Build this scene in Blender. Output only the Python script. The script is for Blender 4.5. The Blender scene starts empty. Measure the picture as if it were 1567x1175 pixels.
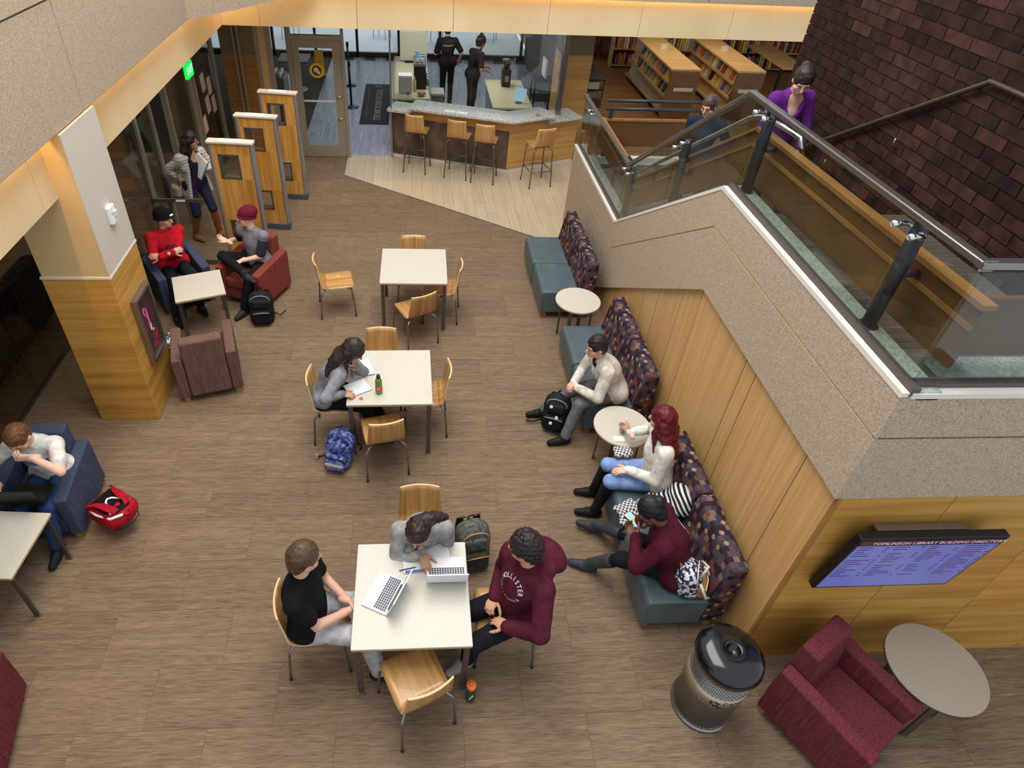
import bpy, bmesh, math, random
import numpy as np
from mathutils import Vector, Matrix
from mathutils.bvhtree import BVHTree
random.seed(7); rng = np.random.default_rng(7)
S = bpy.context.scene; C = S.collection; D = bpy.data; PI = math.pi
# ------------------------------------------------------------------ camera, world, light
cd = D.cameras.new('camera'); cam = D.objects.new('camera', cd); C.objects.link(cam); S.camera = cam
W_, H_ = 1567.0, 1175.0
F_, CX, CY = 985.141, 695.079, 540.564
cd.sensor_fit = 'HORIZONTAL'; cd.sensor_width = 36; cd.lens = F_ / W_ * 36
cd.shift_x = (W_ / 2 - CX) / W_; cd.shift_y = (CY - H_ / 2) / W_
cd.clip_start = .05; cd.clip_end = 200
cam.matrix_world = Matrix.Translation((0, 0, 5.0895)) @ Matrix((
    (0.9978864, 0.0034528, -0.0648901), (-0.0523889, 0.6335437, -0.7719312), (0.0384454, 0.7736992, 0.6323856))).to_4x4()
S.view_settings.view_transform = 'Standard'; S.view_settings.look = 'None'; S.view_settings.gamma = 1
S.view_settings.exposure = -0.12; S.view_settings.use_curve_mapping = False
w = D.worlds.new('world'); S.world = w; w.use_nodes = True
bg = w.node_tree.nodes['Background']; bg.inputs[0].default_value = (.82, .9, 1, 1); bg.inputs[1].default_value = 1.1
def area(name, loc, size, power, col=(1, 1, 1), rot=(0, 0, 0), sy=None):
    l = D.lights.new(name, 'AREA'); l.energy = power; l.color = col; l.size = size
    if sy: l.shape = 'RECTANGLE'; l.size_y = sy
    o = D.objects.new(name, l); o.location = loc; o.rotation_euler = rot; C.objects.link(o); return o
area('skylight_lamp', (-.3, 5.2, 9.0), 4.6, 900, (1, .985, .95), sy=8.0)
area('cafe_fill', (.6, 14.2, 2.55), 3.2, 70, (.9, .95, 1), sy=2.2)  # area light added as a plausible fixture to brighten the cafe under its soffit
area('library_ceiling_lamp', (6.4, 15.5, 2.55), 4.0, 75, (1, .86, .66), sy=3.4)
area('entrance_fill', (-5.2, 10, 2.5), 1.6, 26, (1, .92, .82), sy=3.5)  # unseen added fill that brightens the vestibule behind the glazing
area('left_room_fill', (-5.6, 4.8, 2.5), 1.0, 30, (1, .88, .7), sy=2.5)  # added fill light, lifts the dark room behind the left glass

# ------------------------------------------------------------------ materials
def nt(m): return m.node_tree.nodes, m.node_tree.links
def N(nodes, t, **kw):
    n = nodes.new(t)
    for k, v in kw.items(): setattr(n, k, v)
    return n
def srgb(r, g, b):
    f = lambda c: ((c / 255 + .055) / 1.055) ** 2.4 if c > 10 else c / 255 / 12.92
    return (f(r), f(g), f(b), 1)
MATS = {}
def mat(name, col, rough=.6, metal=0, emit=0, spec=.5, coat=0, trans=0, ior=1.45, alpha=1):
    if name in MATS: return MATS[name]
    m = D.materials.new(name); m.use_nodes = True; MATS[name] = m
    b = m.node_tree.nodes['Principled BSDF']; I = b.inputs
    c = srgb(*col); I['Base Color'].default_value = c; I['Roughness'].default_value = rough; I['Metallic'].default_value = metal
    I['Specular IOR Level'].default_value = spec; I['Coat Weight'].default_value = coat; I['Transmission Weight'].default_value = trans
    I['IOR'].default_value = ior; I['Alpha'].default_value = alpha
    if emit: I['Emission Color'].default_value = c; I['Emission Strength'].default_value = emit
    return m
def ramp(n, stops, interp='LINEAR'):
    r = n.color_ramp; r.interpolation = interp
    while len(r.elements) < len(stops): r.elements.new(.5)
    for e, (p, c) in zip(r.elements, stops): e.position = p; e.color = srgb(*c)
def tex(name, kind, cols, scale=(1, 1, 1), rough=.6, space='Object', detail=4, nscale=1, bump=0, rand=0, coat=0, spec=.5, metal=0, lo=.3, hi=.7, dist=0, interp='LINEAR', rot=(0, 0, 0)):
    """noise / voronoi driven colour ramp; rand = per-object brightness spread"""
    if name in MATS: return MATS[name]
    m = mat(name, cols[0], rough, metal, coat=coat, spec=spec); n, l = nt(m); b = n['Principled BSDF']
    if space == 'World': src = N(n, 'ShaderNodeNewGeometry').outputs['Position']
    else: src = N(n, 'ShaderNodeTexCoord').outputs[space]
    oi = N(n, 'ShaderNodeObjectInfo')
    if rand:
        ad = N(n, 'ShaderNodeVectorMath', operation='ADD'); sc = N(n, 'ShaderNodeVectorMath', operation='SCALE')
        cb = N(n, 'ShaderNodeCombineXYZ')
        for k in range(3): l.new(oi.outputs['Random'], cb.inputs[k])
        l.new(cb.outputs[0], sc.inputs[0]); sc.inputs['Scale'].default_value = 37
        l.new(src, ad.inputs[0]); l.new(sc.outputs[0], ad.inputs[1]); src = ad.outputs[0]
    mp = N(n, 'ShaderNodeMapping'); mp.inputs['Scale'].default_value = scale; mp.inputs['Rotation'].default_value = rot; l.new(src, mp.inputs[0])
    if kind == 'noise':
        t = N(n, 'ShaderNodeTexNoise'); t.inputs['Scale'].default_value = nscale; t.inputs['Detail'].default_value = detail; t.inputs['Distortion'].default_value = dist; out = t.outputs[0]
    elif kind == 'vor':
        t = N(n, 'ShaderNodeTexVoronoi'); t.inputs['Scale'].default_value = nscale
        sp = N(n, 'ShaderNodeSeparateColor'); l.new(t.outputs['Color'], sp.inputs[0]); out = sp.outputs[0]
    elif kind == 'wave':
        t = N(n, 'ShaderNodeTexWave'); t.inputs['Scale'].default_value = nscale; t.inputs['Distortion'].default_value = dist; t.inputs['Detail'].default_value = detail; out = t.outputs['Color']
    l.new(mp.outputs[0], t.inputs['Vector'])
    r = N(n, 'ShaderNodeValToRGB'); k = len(cols)
    ramp(r, [(lo + (hi - lo) * i / max(1, k - 1), c) for i, c in enumerate(cols)], interp); l.new(out, r.inputs[0]); co = r.outputs[0]
    if rand:
        mr = N(n, 'ShaderNodeMapRange'); mr.inputs[3].default_value = 1 - rand; mr.inputs[4].default_value = 1 + rand; l.new(oi.outputs['Random'], mr.inputs[0])
        hs = N(n, 'ShaderNodeHueSaturation'); l.new(mr.outputs[0], hs.inputs['Value']); l.new(co, hs.inputs['Color']); co = hs.outputs[0]
    l.new(co, b.inputs['Base Color'])
    if bump:
        bp = N(n, 'ShaderNodeBump'); bp.inputs['Strength'].default_value = bump; bp.inputs['Distance'].default_value = .004; l.new(out, bp.inputs['Height']); l.new(bp.outputs[0], b.inputs['Normal'])
    return m
def carpet_mat():
    m = mat('carpet', (120, 98, 80), .95, spec=.12); n, l = nt(m); b = n['Principled BSDF']; oi = N(n, 'ShaderNodeObjectInfo'); ge = N(n, 'ShaderNodeNewGeometry')
    cb = N(n, 'ShaderNodeCombineXYZ'); l.new(oi.outputs['Random'], cb.inputs[0]); l.new(oi.outputs['Random'], cb.inputs[2]); sc = N(n, 'ShaderNodeVectorMath', operation='SCALE'); sc.inputs['Scale'].default_value = 41; l.new(cb.outputs[0], sc.inputs[0])
    ad = N(n, 'ShaderNodeVectorMath', operation='ADD'); l.new(ge.outputs['Position'], ad.inputs[0]); l.new(sc.outputs[0], ad.inputs[1]); outs = []
    for scl, det, stops in (((.7, 17, 1), 2, [(.3, (104, 85, 70)), (.5, (124, 103, 82)), (.7, (142, 121, 92))]), ((5, 150, 1), 4, [(.36, (74, 57, 50)), (.46, (118, 97, 80)), (.56, (130, 109, 86)), (.68, (162, 141, 108))])):
        mp = N(n, 'ShaderNodeMapping'); mp.inputs['Scale'].default_value = scl; l.new(ad.outputs[0], mp.inputs[0]); t = N(n, 'ShaderNodeTexNoise'); t.inputs['Scale'].default_value = 1.6; t.inputs['Detail'].default_value = det; t.inputs['Roughness'].default_value = .6; l.new(mp.outputs[0], t.inputs['Vector'])
        r = N(n, 'ShaderNodeValToRGB'); ramp(r, stops); l.new(t.outputs[0], r.inputs[0]); outs.append(r.outputs[0])
    mx = N(n, 'ShaderNodeMix', data_type='RGBA'); mx.inputs[0].default_value = .6; l.new(outs[0], mx.inputs[6]); l.new(outs[1], mx.inputs[7])
    mr = N(n, 'ShaderNodeMapRange'); mr.inputs[3].default_value = .93; mr.inputs[4].default_value = 1.06; l.new(oi.outputs['Random'], mr.inputs[0]); hs = N(n, 'ShaderNodeHueSaturation'); l.new(mr.outputs[0], hs.inputs['Value']); l.new(mx.outputs[2], hs.inputs['Color']); l.new(hs.outputs[0], b.inputs['Base Color']); return m
carpet = carpet_mat()
plank_m = tex('beige_plank', 'noise', [(178, 160, 132), (190, 172, 144), (200, 184, 156)], (30, .5, 1), .38, 'World', 5, 2, .05, .05)
cafe_m = tex('cafe_tile', 'noise', [(128, 128, 146), (150, 150, 168), (168, 168, 186)], (10, .8, 1), .3, 'World', 4, 2, .04, .05)
wood_floor = tex('library_floor', 'noise', [(92, 64, 36), (124, 90, 54), (146, 110, 68)], (.5, 7, 1), .5, 'World', 5, 2)
stone_m = tex('aggregate', 'vor', [(144, 125, 104), (170, 151, 128), (182, 163, 139), (192, 174, 150), (160, 137, 112)], (1, 1, 1), .85, 'World', 2, 190, .25, lo=.05, hi=.95, spec=.2)
def woodm(name, a, b_, c, scale, rough=.42, rand=.06, rot=(0, 0, 0), coat=.0): return tex(name, 'noise', [a, b_, c], scale, rough, 'Object', 6, 2, .03, rand, coat=coat, lo=.3, hi=.7, dist=.4, rot=rot)
oak_z = woodm('oak_vertical_grain', (184, 142, 86), (196, 154, 98), (205, 164, 108), (14, 14, .3))
oak_h = woodm('oak_horizontal_grain', (168, 118, 48), (188, 138, 62), (202, 152, 76), (.4, .4, 8))
oak_gate = woodm('oak_gate', (170, 118, 48), (196, 142, 66), (212, 160, 84), (10, 10, .5))
ply_m = woodm('chair_plywood', (160, 112, 58), (186, 138, 80), (202, 158, 100), (14, .7, .7), .32, .05, coat=.25)
ply_e = mat('plywood_edge', (226, 192, 142), .5)
cherry = woodm('rail_wood', (86, 56, 28), (106, 70, 36), (122, 84, 46), (.4, .7, .7))
ctr_oak = woodm('counter_oak', (176, 126, 64), (196, 146, 80), (208, 160, 94), (.4, .4, 9))
ctr_dark = woodm('counter_dark', (64, 48, 38), (92, 72, 58), (112, 90, 74), (2, 2, 2))
lam = tex('table_laminate', 'noise', [(190, 181, 165), (198, 190, 174), (204, 197, 182)], (60, 60, 60), .35, 'Object', 2, 2)
edge_m = mat('table_edge', (168, 146, 116), .5)
steel = mat('brushed_steel', (150, 146, 140), .32, .9); dsteel = mat('dark_steel', (112, 106, 100), .36, .8); chrome = mat('chrome', (220, 222, 225), .12, 1)
black = mat('black_plastic', (16, 16, 18), .35); blackm = mat('black_matte', (24, 24, 26), .7); white = mat('white_plastic', (235, 235, 232), .4)
gun = mat('gunmetal_post', (62, 66, 72), .4, .5)
tan_paint = mat('tan_paint', (206, 176, 124), .75); grey_paint = mat('pale_paint', (200, 190, 174), .75); fascia_m = tex('fascia_panel', 'noise', [(216, 192, 146), (224, 201, 156), (230, 208, 164)], (1, 1, 1), .6, 'World', 2, .8)
frame_m = mat('bronze_frame', (158, 146, 126), .45, .3); framedark = mat('dark_frame', (58, 56, 54), .5, .3)
granite = tex('grey_granite', 'vor', [(140, 142, 138), (190, 192, 184), (212, 212, 204), (176, 174, 164)], (1, 1, 1), .22, 'World', 2, 70, lo=.05, hi=.95)
green_gran = tex('green_terrazzo', 'vor', [(140, 146, 132), (166, 172, 158), (182, 186, 172), (152, 156, 144)], (1, 1, 1), .4, 'World', 2, 60, lo=.05, hi=.95)
cap_m = mat('white_cap', (214, 206, 192), .6)
brick_m = tex('brick_face', 'noise', [(40, 25, 22), (56, 34, 28), (68, 41, 33)], (4, 4, 4), .85, 'Object', 4, 2, .3, .5, spec=.2)
mortar = mat('mortar', (78, 70, 62), .9)
def glassm(name, tint, rough=0.0):
    if name in MATS: return MATS[name]
    m = D.materials.new(name); m.use_nodes = True; MATS[name] = m; n, l = nt(m); n.remove(n['Principled BSDF'])
    g = N(n, 'ShaderNodeBsdfGlossy'); g.inputs['Roughness'].default_value = .02; t = N(n, 'ShaderNodeBsdfTransparent'); t.inputs[0].default_value = tint
    lw = N(n, 'ShaderNodeLayerWeight'); pw = N(n, 'ShaderNodeMath', operation='POWER'); pw.inputs[1].default_value = 4; fr = N(n, 'ShaderNodeMath', operation='MULTIPLY_ADD'); fr.inputs[1].default_value = .6; fr.inputs[2].default_value = .035; mx = N(n, 'ShaderNodeMixShader')
    l.new(lw.outputs['Facing'], pw.inputs[0]); l.new(pw.outputs[0], fr.inputs[0]); l.new(fr.outputs[0], mx.inputs[0]); l.new(t.outputs[0], mx.inputs[1]); l.new(g.outputs[0], mx.inputs[2]); l.new(mx.outputs[0], n['Material Output'].inputs[0]); return m
glass = glassm('clear_glass', (.93, .96, .95, 1)); gglass = glassm('guard_glass', (.84, .88, .86, 1)); dglass = glassm('smoked_glass', (.78, .76, .7, 1))

# ------------------------------------------------------------------ mesh helpers
class MB:
    def __init__(s): s.v = []; s.f = []; s.mi = []
    def add(s, v, f, m=0):
        o = len(s.v); s.v += [tuple(x) for x in v]; s.f += [tuple(o + i for i in q) for q in f]; s.mi += [m] * len(f); return s
    def box(s, x0, x1, y0, y1, z0, z1, M=None, m=0):
        v = [Vector(p) for p in ((x0, y0, z0), (x1, y0, z0), (x1, y1, z0), (x0, y1, z0), (x0, y0, z1), (x1, y0, z1), (x1, y1, z1), (x0, y1, z1))]
        if M: v = [M @ p for p in v]
        return s.add(v, [(3, 2, 1, 0), (4, 5, 6, 7), (0, 1, 5, 4), (1, 2, 6, 5), (2, 3, 7, 6), (3, 0, 4, 7)], m)
    def prism(s, poly, a0, a1, axis='x', m=0):
        """poly in the plane normal to axis, extruded a0..a1; x:(y,z) y:(x,z) z:(x,y)"""
        mk = {'x': lambda p, a: (a, p[0], p[1]), 'y': lambda p, a: (p[0], a, p[1]), 'z': lambda p, a: (p[0], p[1], a)}[axis]
        n = len(poly); v = [mk(p, a0) for p in poly] + [mk(p, a1) for p in poly]
        f = [tuple(range(n - 1, -1, -1)), tuple(range(n, 2 * n))] + [(i, (i + 1) % n, n + (i + 1) % n, n + i) for i in range(n)]
        return s.add(v, f, m)
    def tube(s, pts, r, n=8, cap=True, m=0):
        pts = [Vector(p) for p in pts]; R = r if hasattr(r, '__len__') else [r] * len(pts); k0 = len(s.v); ref = None; vs = []; fs = []
        for i, p in enumerate(pts):
            d = (pts[min(i + 1, len(pts) - 1)] - pts[max(i - 1, 0)]).normalized()
            if ref is None: ref = d.orthogonal().normalized()
            ref = (ref - d * ref.dot(d)).normalized(); b = d.cross(ref)
            vs += [p + (ref * math.cos(2 * PI * j / n) + b * math.sin(2 * PI * j / n)) * R[i] for j in range(n)]
        for i in range(len(pts) - 1):
            fs += [(i * n + j, i * n + (j + 1) % n, (i + 1) * n + (j + 1) % n, (i + 1) * n + j) for j in range(n)]
        if cap: fs += [tuple(range(n - 1, -1, -1)), tuple(range((len(pts) - 1) * n, len(pts) * n))]
        return s.add(vs, fs, m)
    def lathe(s, prof, n=24, c=(0, 0, 0), m=0):
        vs = []; fs = []
        for r, z in prof: vs += [(c[0] + r * math.cos(2 * PI * j / n), c[1] + r * math.sin(2 * PI * j / n), c[2] + z) for j in range(n)]
        for i in range(len(prof) - 1): fs += [(i * n + j, i * n + (j + 1) % n, (i + 1) * n + (j + 1) % n, (i + 1) * n + j) for j in range(n)]
        fs += [tuple(range(n - 1, -1, -1)), tuple(range((len(prof) - 1) * n, len(prof) * n))]
        return s.add(vs, fs, m)
    def mesh(s, name, mats, smooth=False):
        me = D.meshes.new(name); me.from_pydata(s.v, [], s.f); ms = mats if isinstance(mats, (list, tuple)) else [mats]
        for m in ms: me.materials.append(m)
        if len(ms) > 1: me.polygons.foreach_set('material_index', s.mi)
        if smooth: me.polygons.foreach_set('use_smooth', [True] * len(me.polygons))
        me.update(); return me
    def build(s, name, mats, parent=None, smooth=False, bevel=0, seg=2, **kw):
        return obj(name, s.mesh(name, mats, smooth), parent, bevel, seg, **kw)
def obj(name, me, parent=None, bevel=0, seg=2, loc=None, rz=0, label=None):
    o = D.objects.new(name, me); C.objects.link(o)
    if parent: o.parent = parent
    if loc is not None: o.location = loc
    if rz: o.rotation_euler[2] = rz
    if label: o['label'] = label
    if bevel:
        b = o.modifiers.new('bevel', 'BEVEL'); b.width = bevel; b.segments = seg; b.limit_method = 'ANGLE'; b.angle_limit = math.radians(40)
        if seg > 1:
            me.polygons.foreach_set('use_smooth', [True] * len(me.polygons))
            wn = o.modifiers.new('normals', 'WEIGHTED_NORMAL'); wn.keep_sharp = False
    return o
def tag(o, label, cat, group=None, kind=None):
    o['label'] = label; o['category'] = cat
    if group: o['group'] = group
    if kind: o['kind'] = kind
    return o
def empty(name, loc=(0, 0, 0), rz=0, label=None, cat=None, group=None, kind=None):
    o = D.objects.new(name, None); C.objects.link(o); o.location = loc; o.rotation_euler[2] = rz; o.empty_display_size = .1
    if label: tag(o, label, cat, group, kind)
    return o
def copy_tree(o, parent=None):
    c = o.copy(); C.objects.link(c); c.parent = parent
    for ch in o.children: copy_tree(ch, c)
    return c
def dup(o, loc, rz, label=None):
    c = copy_tree(o); c.location = loc; c.rotation_euler[2] = rz
    if label: c['label'] = label
    return c
def bez(p0, p1, p2, n=6): # quadratic curve
    p0, p1, p2 = Vector(p0), Vector(p1), Vector(p2)
    return [p0 * (1 - t) ** 2 + p1 * 2 * t * (1 - t) + p2 * t * t for t in [i / n for i in range(n + 1)]]
def clip(poly, a, b, c): # keep a*x+b*y+c >= 0
    out = []
    for i, p in enumerate(poly):
        q = poly[(i + 1) % len(poly)]; dp = a * p[0] + b * p[1] + c; dq = a * q[0] + b * q[1] + c
        if dp >= 0: out.append(p)
        if dp * dq < 0: t = dp / (dp - dq); out.append((p[0] + (q[0] - p[0]) * t, p[1] + (q[1] - p[1]) * t))
    return out
def text_mesh(txt, size, spacing=1.0):
    cu = D.curves.new('lettering', 'FONT'); cu.body = txt; cu.size = size; cu.align_x = 'CENTER'; cu.align_y = 'CENTER'; cu.resolution_u = 2; cu.space_character = spacing
    o = D.objects.new('lettering', cu); C.objects.link(o); dg = bpy.context.evaluated_depsgraph_get(); dg.update()
    me = D.meshes.new_from_object(o.evaluated_get(dg)); D.objects.remove(o); D.curves.remove(cu); return me
def text(txt, size, M, m, parent, name='lettering', spacing=1.0, label=None):
    me = text_mesh(txt, size, spacing); me.transform(M); me.materials.clear(); me.materials.append(m); return obj(name, me, parent, label=label)
def frame(o, x, y): # matrix from origin, right and up vectors
    x = Vector(x).normalized(); z = x.cross(Vector(y)).normalized(); y = z.cross(x)
    return Matrix.Translation(o) @ Matrix((x, y, z)).transposed().to_4x4()

# ------------------------------------------------------------------ setting: floors
def struct(o, label, cat): return tag(o, label, cat, kind='structure')
DX, DY = (-1.25, 11.45), (1.81, 9.30)      # edge between carpet and beige planks
na, nb = DX[1] - DY[1], DY[0] - DX[0]; nc = -(na * DX[0] + nb * DX[1])   # >0 beyond the edge
fl = struct(MB().box(-8, 7, -1.5, 12.5, -.2, -.002).build('floor', mortar), 'brown striped carpet tile floor of the lounge with a beige plank corner by the counter', 'floor')
def polyobj(name, poly, z, m, parent, h=.008):
    return MB().prism(poly, z - h, z, 'z').build(name, m, parent)
tw, tl = .46, .92; g = .0012; full = None; k = 0
for j in range(-2, 28):
    y0 = j * tw + .12
    for i in range(-10, 7):
        x0 = i * tl + (j % 2) * .46 - .1
        if x0 + tl < -7.4 or x0 > 6.2 or y0 > 12.4: continue
        if x0 > 2.56 and y0 > 2.3: continue
        if x0 + tl < -4.3 and y0 < 4: continue
        P = [(x0 + g, y0 + g), (x0 + tl - g, y0 + g), (x0 + tl - g, y0 + tw - g), (x0 + g, y0 + tw - g)]
        Q = clip(P, -na, -nb, -nc) if x0 + tl > -1.25 else P
        if x0 < -1.25 < x0 + tl and y0 + tw > DX[1] - .9:
            R2 = clip(clip(P, 1, 0, 1.2505), -na, -nb, -nc); Q = clip(P, -1, 0, -1.25)
            if len(R2) > 2: polyobj('carpet_tile', R2, 0, carpet, fl)
        if y0 + tw > 12.35: Q = clip(Q, 0, -1, 12.35) if Q else Q
        if len(Q) < 3: continue
        if Q == P:
            if full is None: full = MB().prism([(g, g), (tl - g, g), (tl - g, tw - g), (g, tw - g)], -.008, 0, 'z').mesh('carpet_tile', carpet)
            obj('carpet_tile', full, fl, loc=(x0, y0, 0))
        else: polyobj('carpet_tile', Q, 0, carpet, fl)
for i in range(26):
    x0 = -1.25 + i * .18
    for y0, y1 in ((8.4, 10.7 - (i % 3) * .35), (10.7 - (i % 3) * .35, 12.4)):
        P = [(x0 + .0012, y0 + .001), (x0 + .1788, y0 + .001), (x0 + .1788, y1 - .001), (x0 + .0012, y1 - .001)]
        if x0 > 2.6 and y1 < 11: continue
        Q = clip(P, na, nb, nc)
        if len(Q) > 2 and x0 < 3.3: polyobj('beige_plank', Q, .001, plank_m, fl)
MB().prism([(DX[0] - .0, DX[1] - .012), (DY[0] + .74, DY[1] - .535), (DY[0] + .74, DY[1] - .515), (DX[0] - .0, DX[1] + .012)], -.004, .003, 'z').build('edge_strip', dsteel, fl)
fc = struct(MB().box(-9, 3.6, 12.5, 19.5, -.2, -.006).build('floor_cafe', mortar), 'blue-grey tiled floor of the cafe behind the counter', 'floor')
me = MB().box(.0015, .2985, .0015, 1.1985, -.006, 0).mesh('floor_tile', cafe_m)
for i in range(18):
    for j in range(6): obj('floor_tile', me, fc, loc=(-2.2 + i * .3, 12.4 + j * 1.2 - (i % 2) * .6 + .0, 0)) if not (j == 0 and i % 2) else None
for i in range(0, 18, 1):
    if i % 2: MB().box(-2.2 + i * .3 + .0015, -2.2 + i * .3 + .2985, 12.4, 12.9985, -.006, 0).build('floor_tile', cafe_m, fc)
struct(MB().box(3.6, 16, 12.5, 26, -.2, 0).build('floor_library', wood_floor), 'warm brown wood floor of the book stacks behind the stair', 'floor')
struct(MB().box(-14, -8, 3, 26, -.2, -.01).build('floor_vestibule', cafe_m), 'dim tiled vestibule floor beyond the entrance glass', 'floor')
struct(MB().box(-14, 3.4, 19.5, 44, -.2, -.02).build('floor_terrace', mat('pale_concrete', (236, 236, 238), .8)), 'pale paved terrace outside the cafe windows', 'ground')

# ------------------------------------------------------------------ setting: upper floor edge, fascia, ceilings
cl = struct(MB().box(-9, -2.93, -1, 19.6, 2.59, 3.1).build('ceiling_left', grey_paint), 'flat soffit over the entrance side under the upper floor', 'ceiling')
cb = struct(MB().prism([(-2.93, 11.13), (16, 11.13), (16, 24), (3.4, 24), (3.4, 19.6), (-2.93, 19.6)], 2.59, 3.1, 'z').build('ceiling_back', grey_paint), 'flat soffit over the cafe and stacks under the upper floor', 'ceiling')
fa = struct(MB().box(-2.97, -2.945, -1, 11.1, 2.585, 3.12).build('trim_1', framedark), 'cream panelled fascia band above the entrance glass', 'fascia')
ys = [-1.0, .3, 1.85, 3.35, 4.87, 6.2, 7.63, 9.2, 11.12]
for a, b in zip(ys, ys[1:]): MB().box(-2.945, -2.925, a + .003, b - .003, 2.58, 3.12).build('fascia_panel', fascia_m, fa)
fb = struct(MB().box(-2.92, 16, 11.13, 11.16, 2.585, 3.14).build('trim_2', framedark), 'cream panelled fascia band above the cafe counter and book stacks', 'fascia')
xs = [-2.925, -2.34, -.84, .66, 2.165, 3.64, 5.12, 6.62, 8.1, 9.6]
for a, b in zip(xs, xs[1:]): MB().box(a + .003, b - .003, 11.105, 11.13, 2.58, 3.14).build('fascia_panel', fascia_m, fb)
ul = struct(MB().box(-3.6, -2.85, -1, 8.95, 3.42, 4.3).build('wall_upper_left', mortar), 'exposed aggregate concrete edge of the upper floor above the entrance', 'wall')
for a, b in ((-1, 2.6), (2.6, 5.66), (5.66, 8.9)):
    MB().box(-2.86, -2.75, a + .006, b - .006, 3.12, 3.955).build('stone_panel', stone_m, ul, bevel=.008, seg=1)
    MB().box(-3.1, -2.74, a + .006, b - .006, 3.965, 4.4).build('stone_cap', stone_m, ul, bevel=.008, seg=1)
ub = struct(MB().box(-2.4, 16, 11.25, 11.9, 3.42, 4.3).build('wall_upper_back', mortar), 'exposed aggregate concrete edge of the upper floor above the cafe', 'wall')
M45 = frame((-2.75, 8.906, 3.12), (1.40, 2.034, 0), (0, 0, 1))
MB().prism([(-2.75, 8.906), (-1.36, 10.94), (-1.46, 11.0), (-2.86, 8.96)], 3.12, 3.955, 'z').build('stone_panel', stone_m, ub)
MB().prism([(-2.74, 8.906), (-1.35, 10.94), (-1.8, 11.0), (-3.1, 8.96)], 3.965, 4.4, 'z').build('stone_cap', stone_m, ub)
for a, b in ((-1.36, 1.6), (1.6, 4.6), (4.6, 7.6), (7.6, 10.6)): MB().box(a + .006, b - .006, 10.94, 11.05, 3.12, 3.955).build('stone_panel', stone_m, ub)
led = mat('warm_led', (255, 206, 128), .5, emit=45)
for nm, b, lb in (('cove_light', (-2.9, -2.875, -1, 11.0, 3.2, 3.215), 'warm cove light strip above the entrance fascia'), ('cove_light', (-2.9, 10, 11.06, 11.085, 3.21, 3.225), 'warm cove light strip above the cafe fascia')):
    tag(MB().box(*b).build(nm, led), lb, 'light')
MB().box(-3.3, -2.87, -1, 11, 3.25, 3.3).build('cove_lid', grey_paint, ul)
MB().box(-2.87, 12, 11.04, 11.3, 3.26, 3.3).build('cove_lid', grey_paint, ub)

# ------------------------------------------------------------------ column with the poster
col = struct(MB().box(-3.33, -2.74, 5.11, 5.79, 1.8, 3.115).build('column', tan_paint), 'square column clad in oak below and painted tan above, with a framed poster', 'column')
MB().box(-2.741, -2.732, 5.102, 5.798, 1.81, 3.115).build('paint_face', grey_paint, col)
MB().box(-3.345, -2.727, 5.095, 5.805, 1.79, 1.812).build('metal_trim', cap_m, col)
MB().box(-3.34, -2.732, 5.1, 5.8, .145, 1.79).build('wood_panel', oak_h, col, bevel=.006, seg=1)
MB().box(-3.34, -2.732, 5.1, 5.8, 0, .142).build('wood_panel', oak_h, col, bevel=.006, seg=1)
po = empty('framed_poster', (-2.73, 5.48, 1.02), 0, 'silver framed dark poster with a pink figure hung on the oak column', 'poster')
for b in ((0, .06, -.19, .19, .355, .385), (0, .06, -.19, .19, -.385, -.355), (0, .06, -.19, -.165, -.355, .355), (0, .06, .165, .19, -.355, .355)): MB().box(*b).build('frame', steel, po)
MB().box(.0, .035, -.165, .165, -.355, .355).build('print', tex('poster_print', 'noise', [(48, 34, 38), (70, 44, 48), (96, 40, 50)], (5, 5, 5), .4), po)
pk = mat('poster_pink', (232, 96, 142), .5); wh = mat('poster_white', (226, 214, 208), .5); rd = mat('poster_red', (150, 40, 52), .5)
for m, y, z, a, b in ((pk, -.02, .09, .035, .11), (pk, -.05, .17, .03, .05), (wh, .0, -.03, .02, .06), (wh, -.04, .06, .012, .05), (rd, .05, -.17, .05, .06), (wh, .04, -.12, .018, .03), (rd, -.01, -.26, .06, .03)):
    MB().lathe([(1, 0), (1, .002)], 16).build('print_shape', m, po).matrix_local = Matrix.Translation((.035, y, z)) @ Matrix.Rotation(PI / 2, 4, 'Y') @ Matrix.Diagonal((b, a, 1, 1))
al = empty('fire_alarm', (-2.735, 5.46, 2.26), 0, 'white wall fire alarm on the pale column face', 'alarm')
MB().box(0, .045, -.055, .055, -.085, .085).build('body', white, al, bevel=.012); MB().box(.045, .06, .0, .045, -.03, .03).build('strobe', mat('strobe', (210, 212, 214), .15), al, bevel=.006)
for z in (.03, .01, -.01): text('FIRE', .022, frame((.046, -.025, z), (0, 1, 0), (0, 0, 1)), mat('red_ink', (170, 40, 40), .5), al) if z == .01 else None
ex = empty('exit_sign', (-3.0, 9.31, 2.42), 0, 'glowing green exit sign hanging under the fascia', 'sign')
MB().box(-.02, .02, -.14, .14, -.09, .09).build('housing', mat('exit_green', (14, 214, 70), .4, emit=1.2), ex); MB().box(-.01, .01, -.01, .01, .09, .21).build('bracket', dsteel, ex)
text('EXIT', .13, frame((.022, 0, 0), (0, 1, 0), (0, 0, 1)), mat('exit_letters', (180, 255, 190), .4, emit=2), ex)
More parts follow.
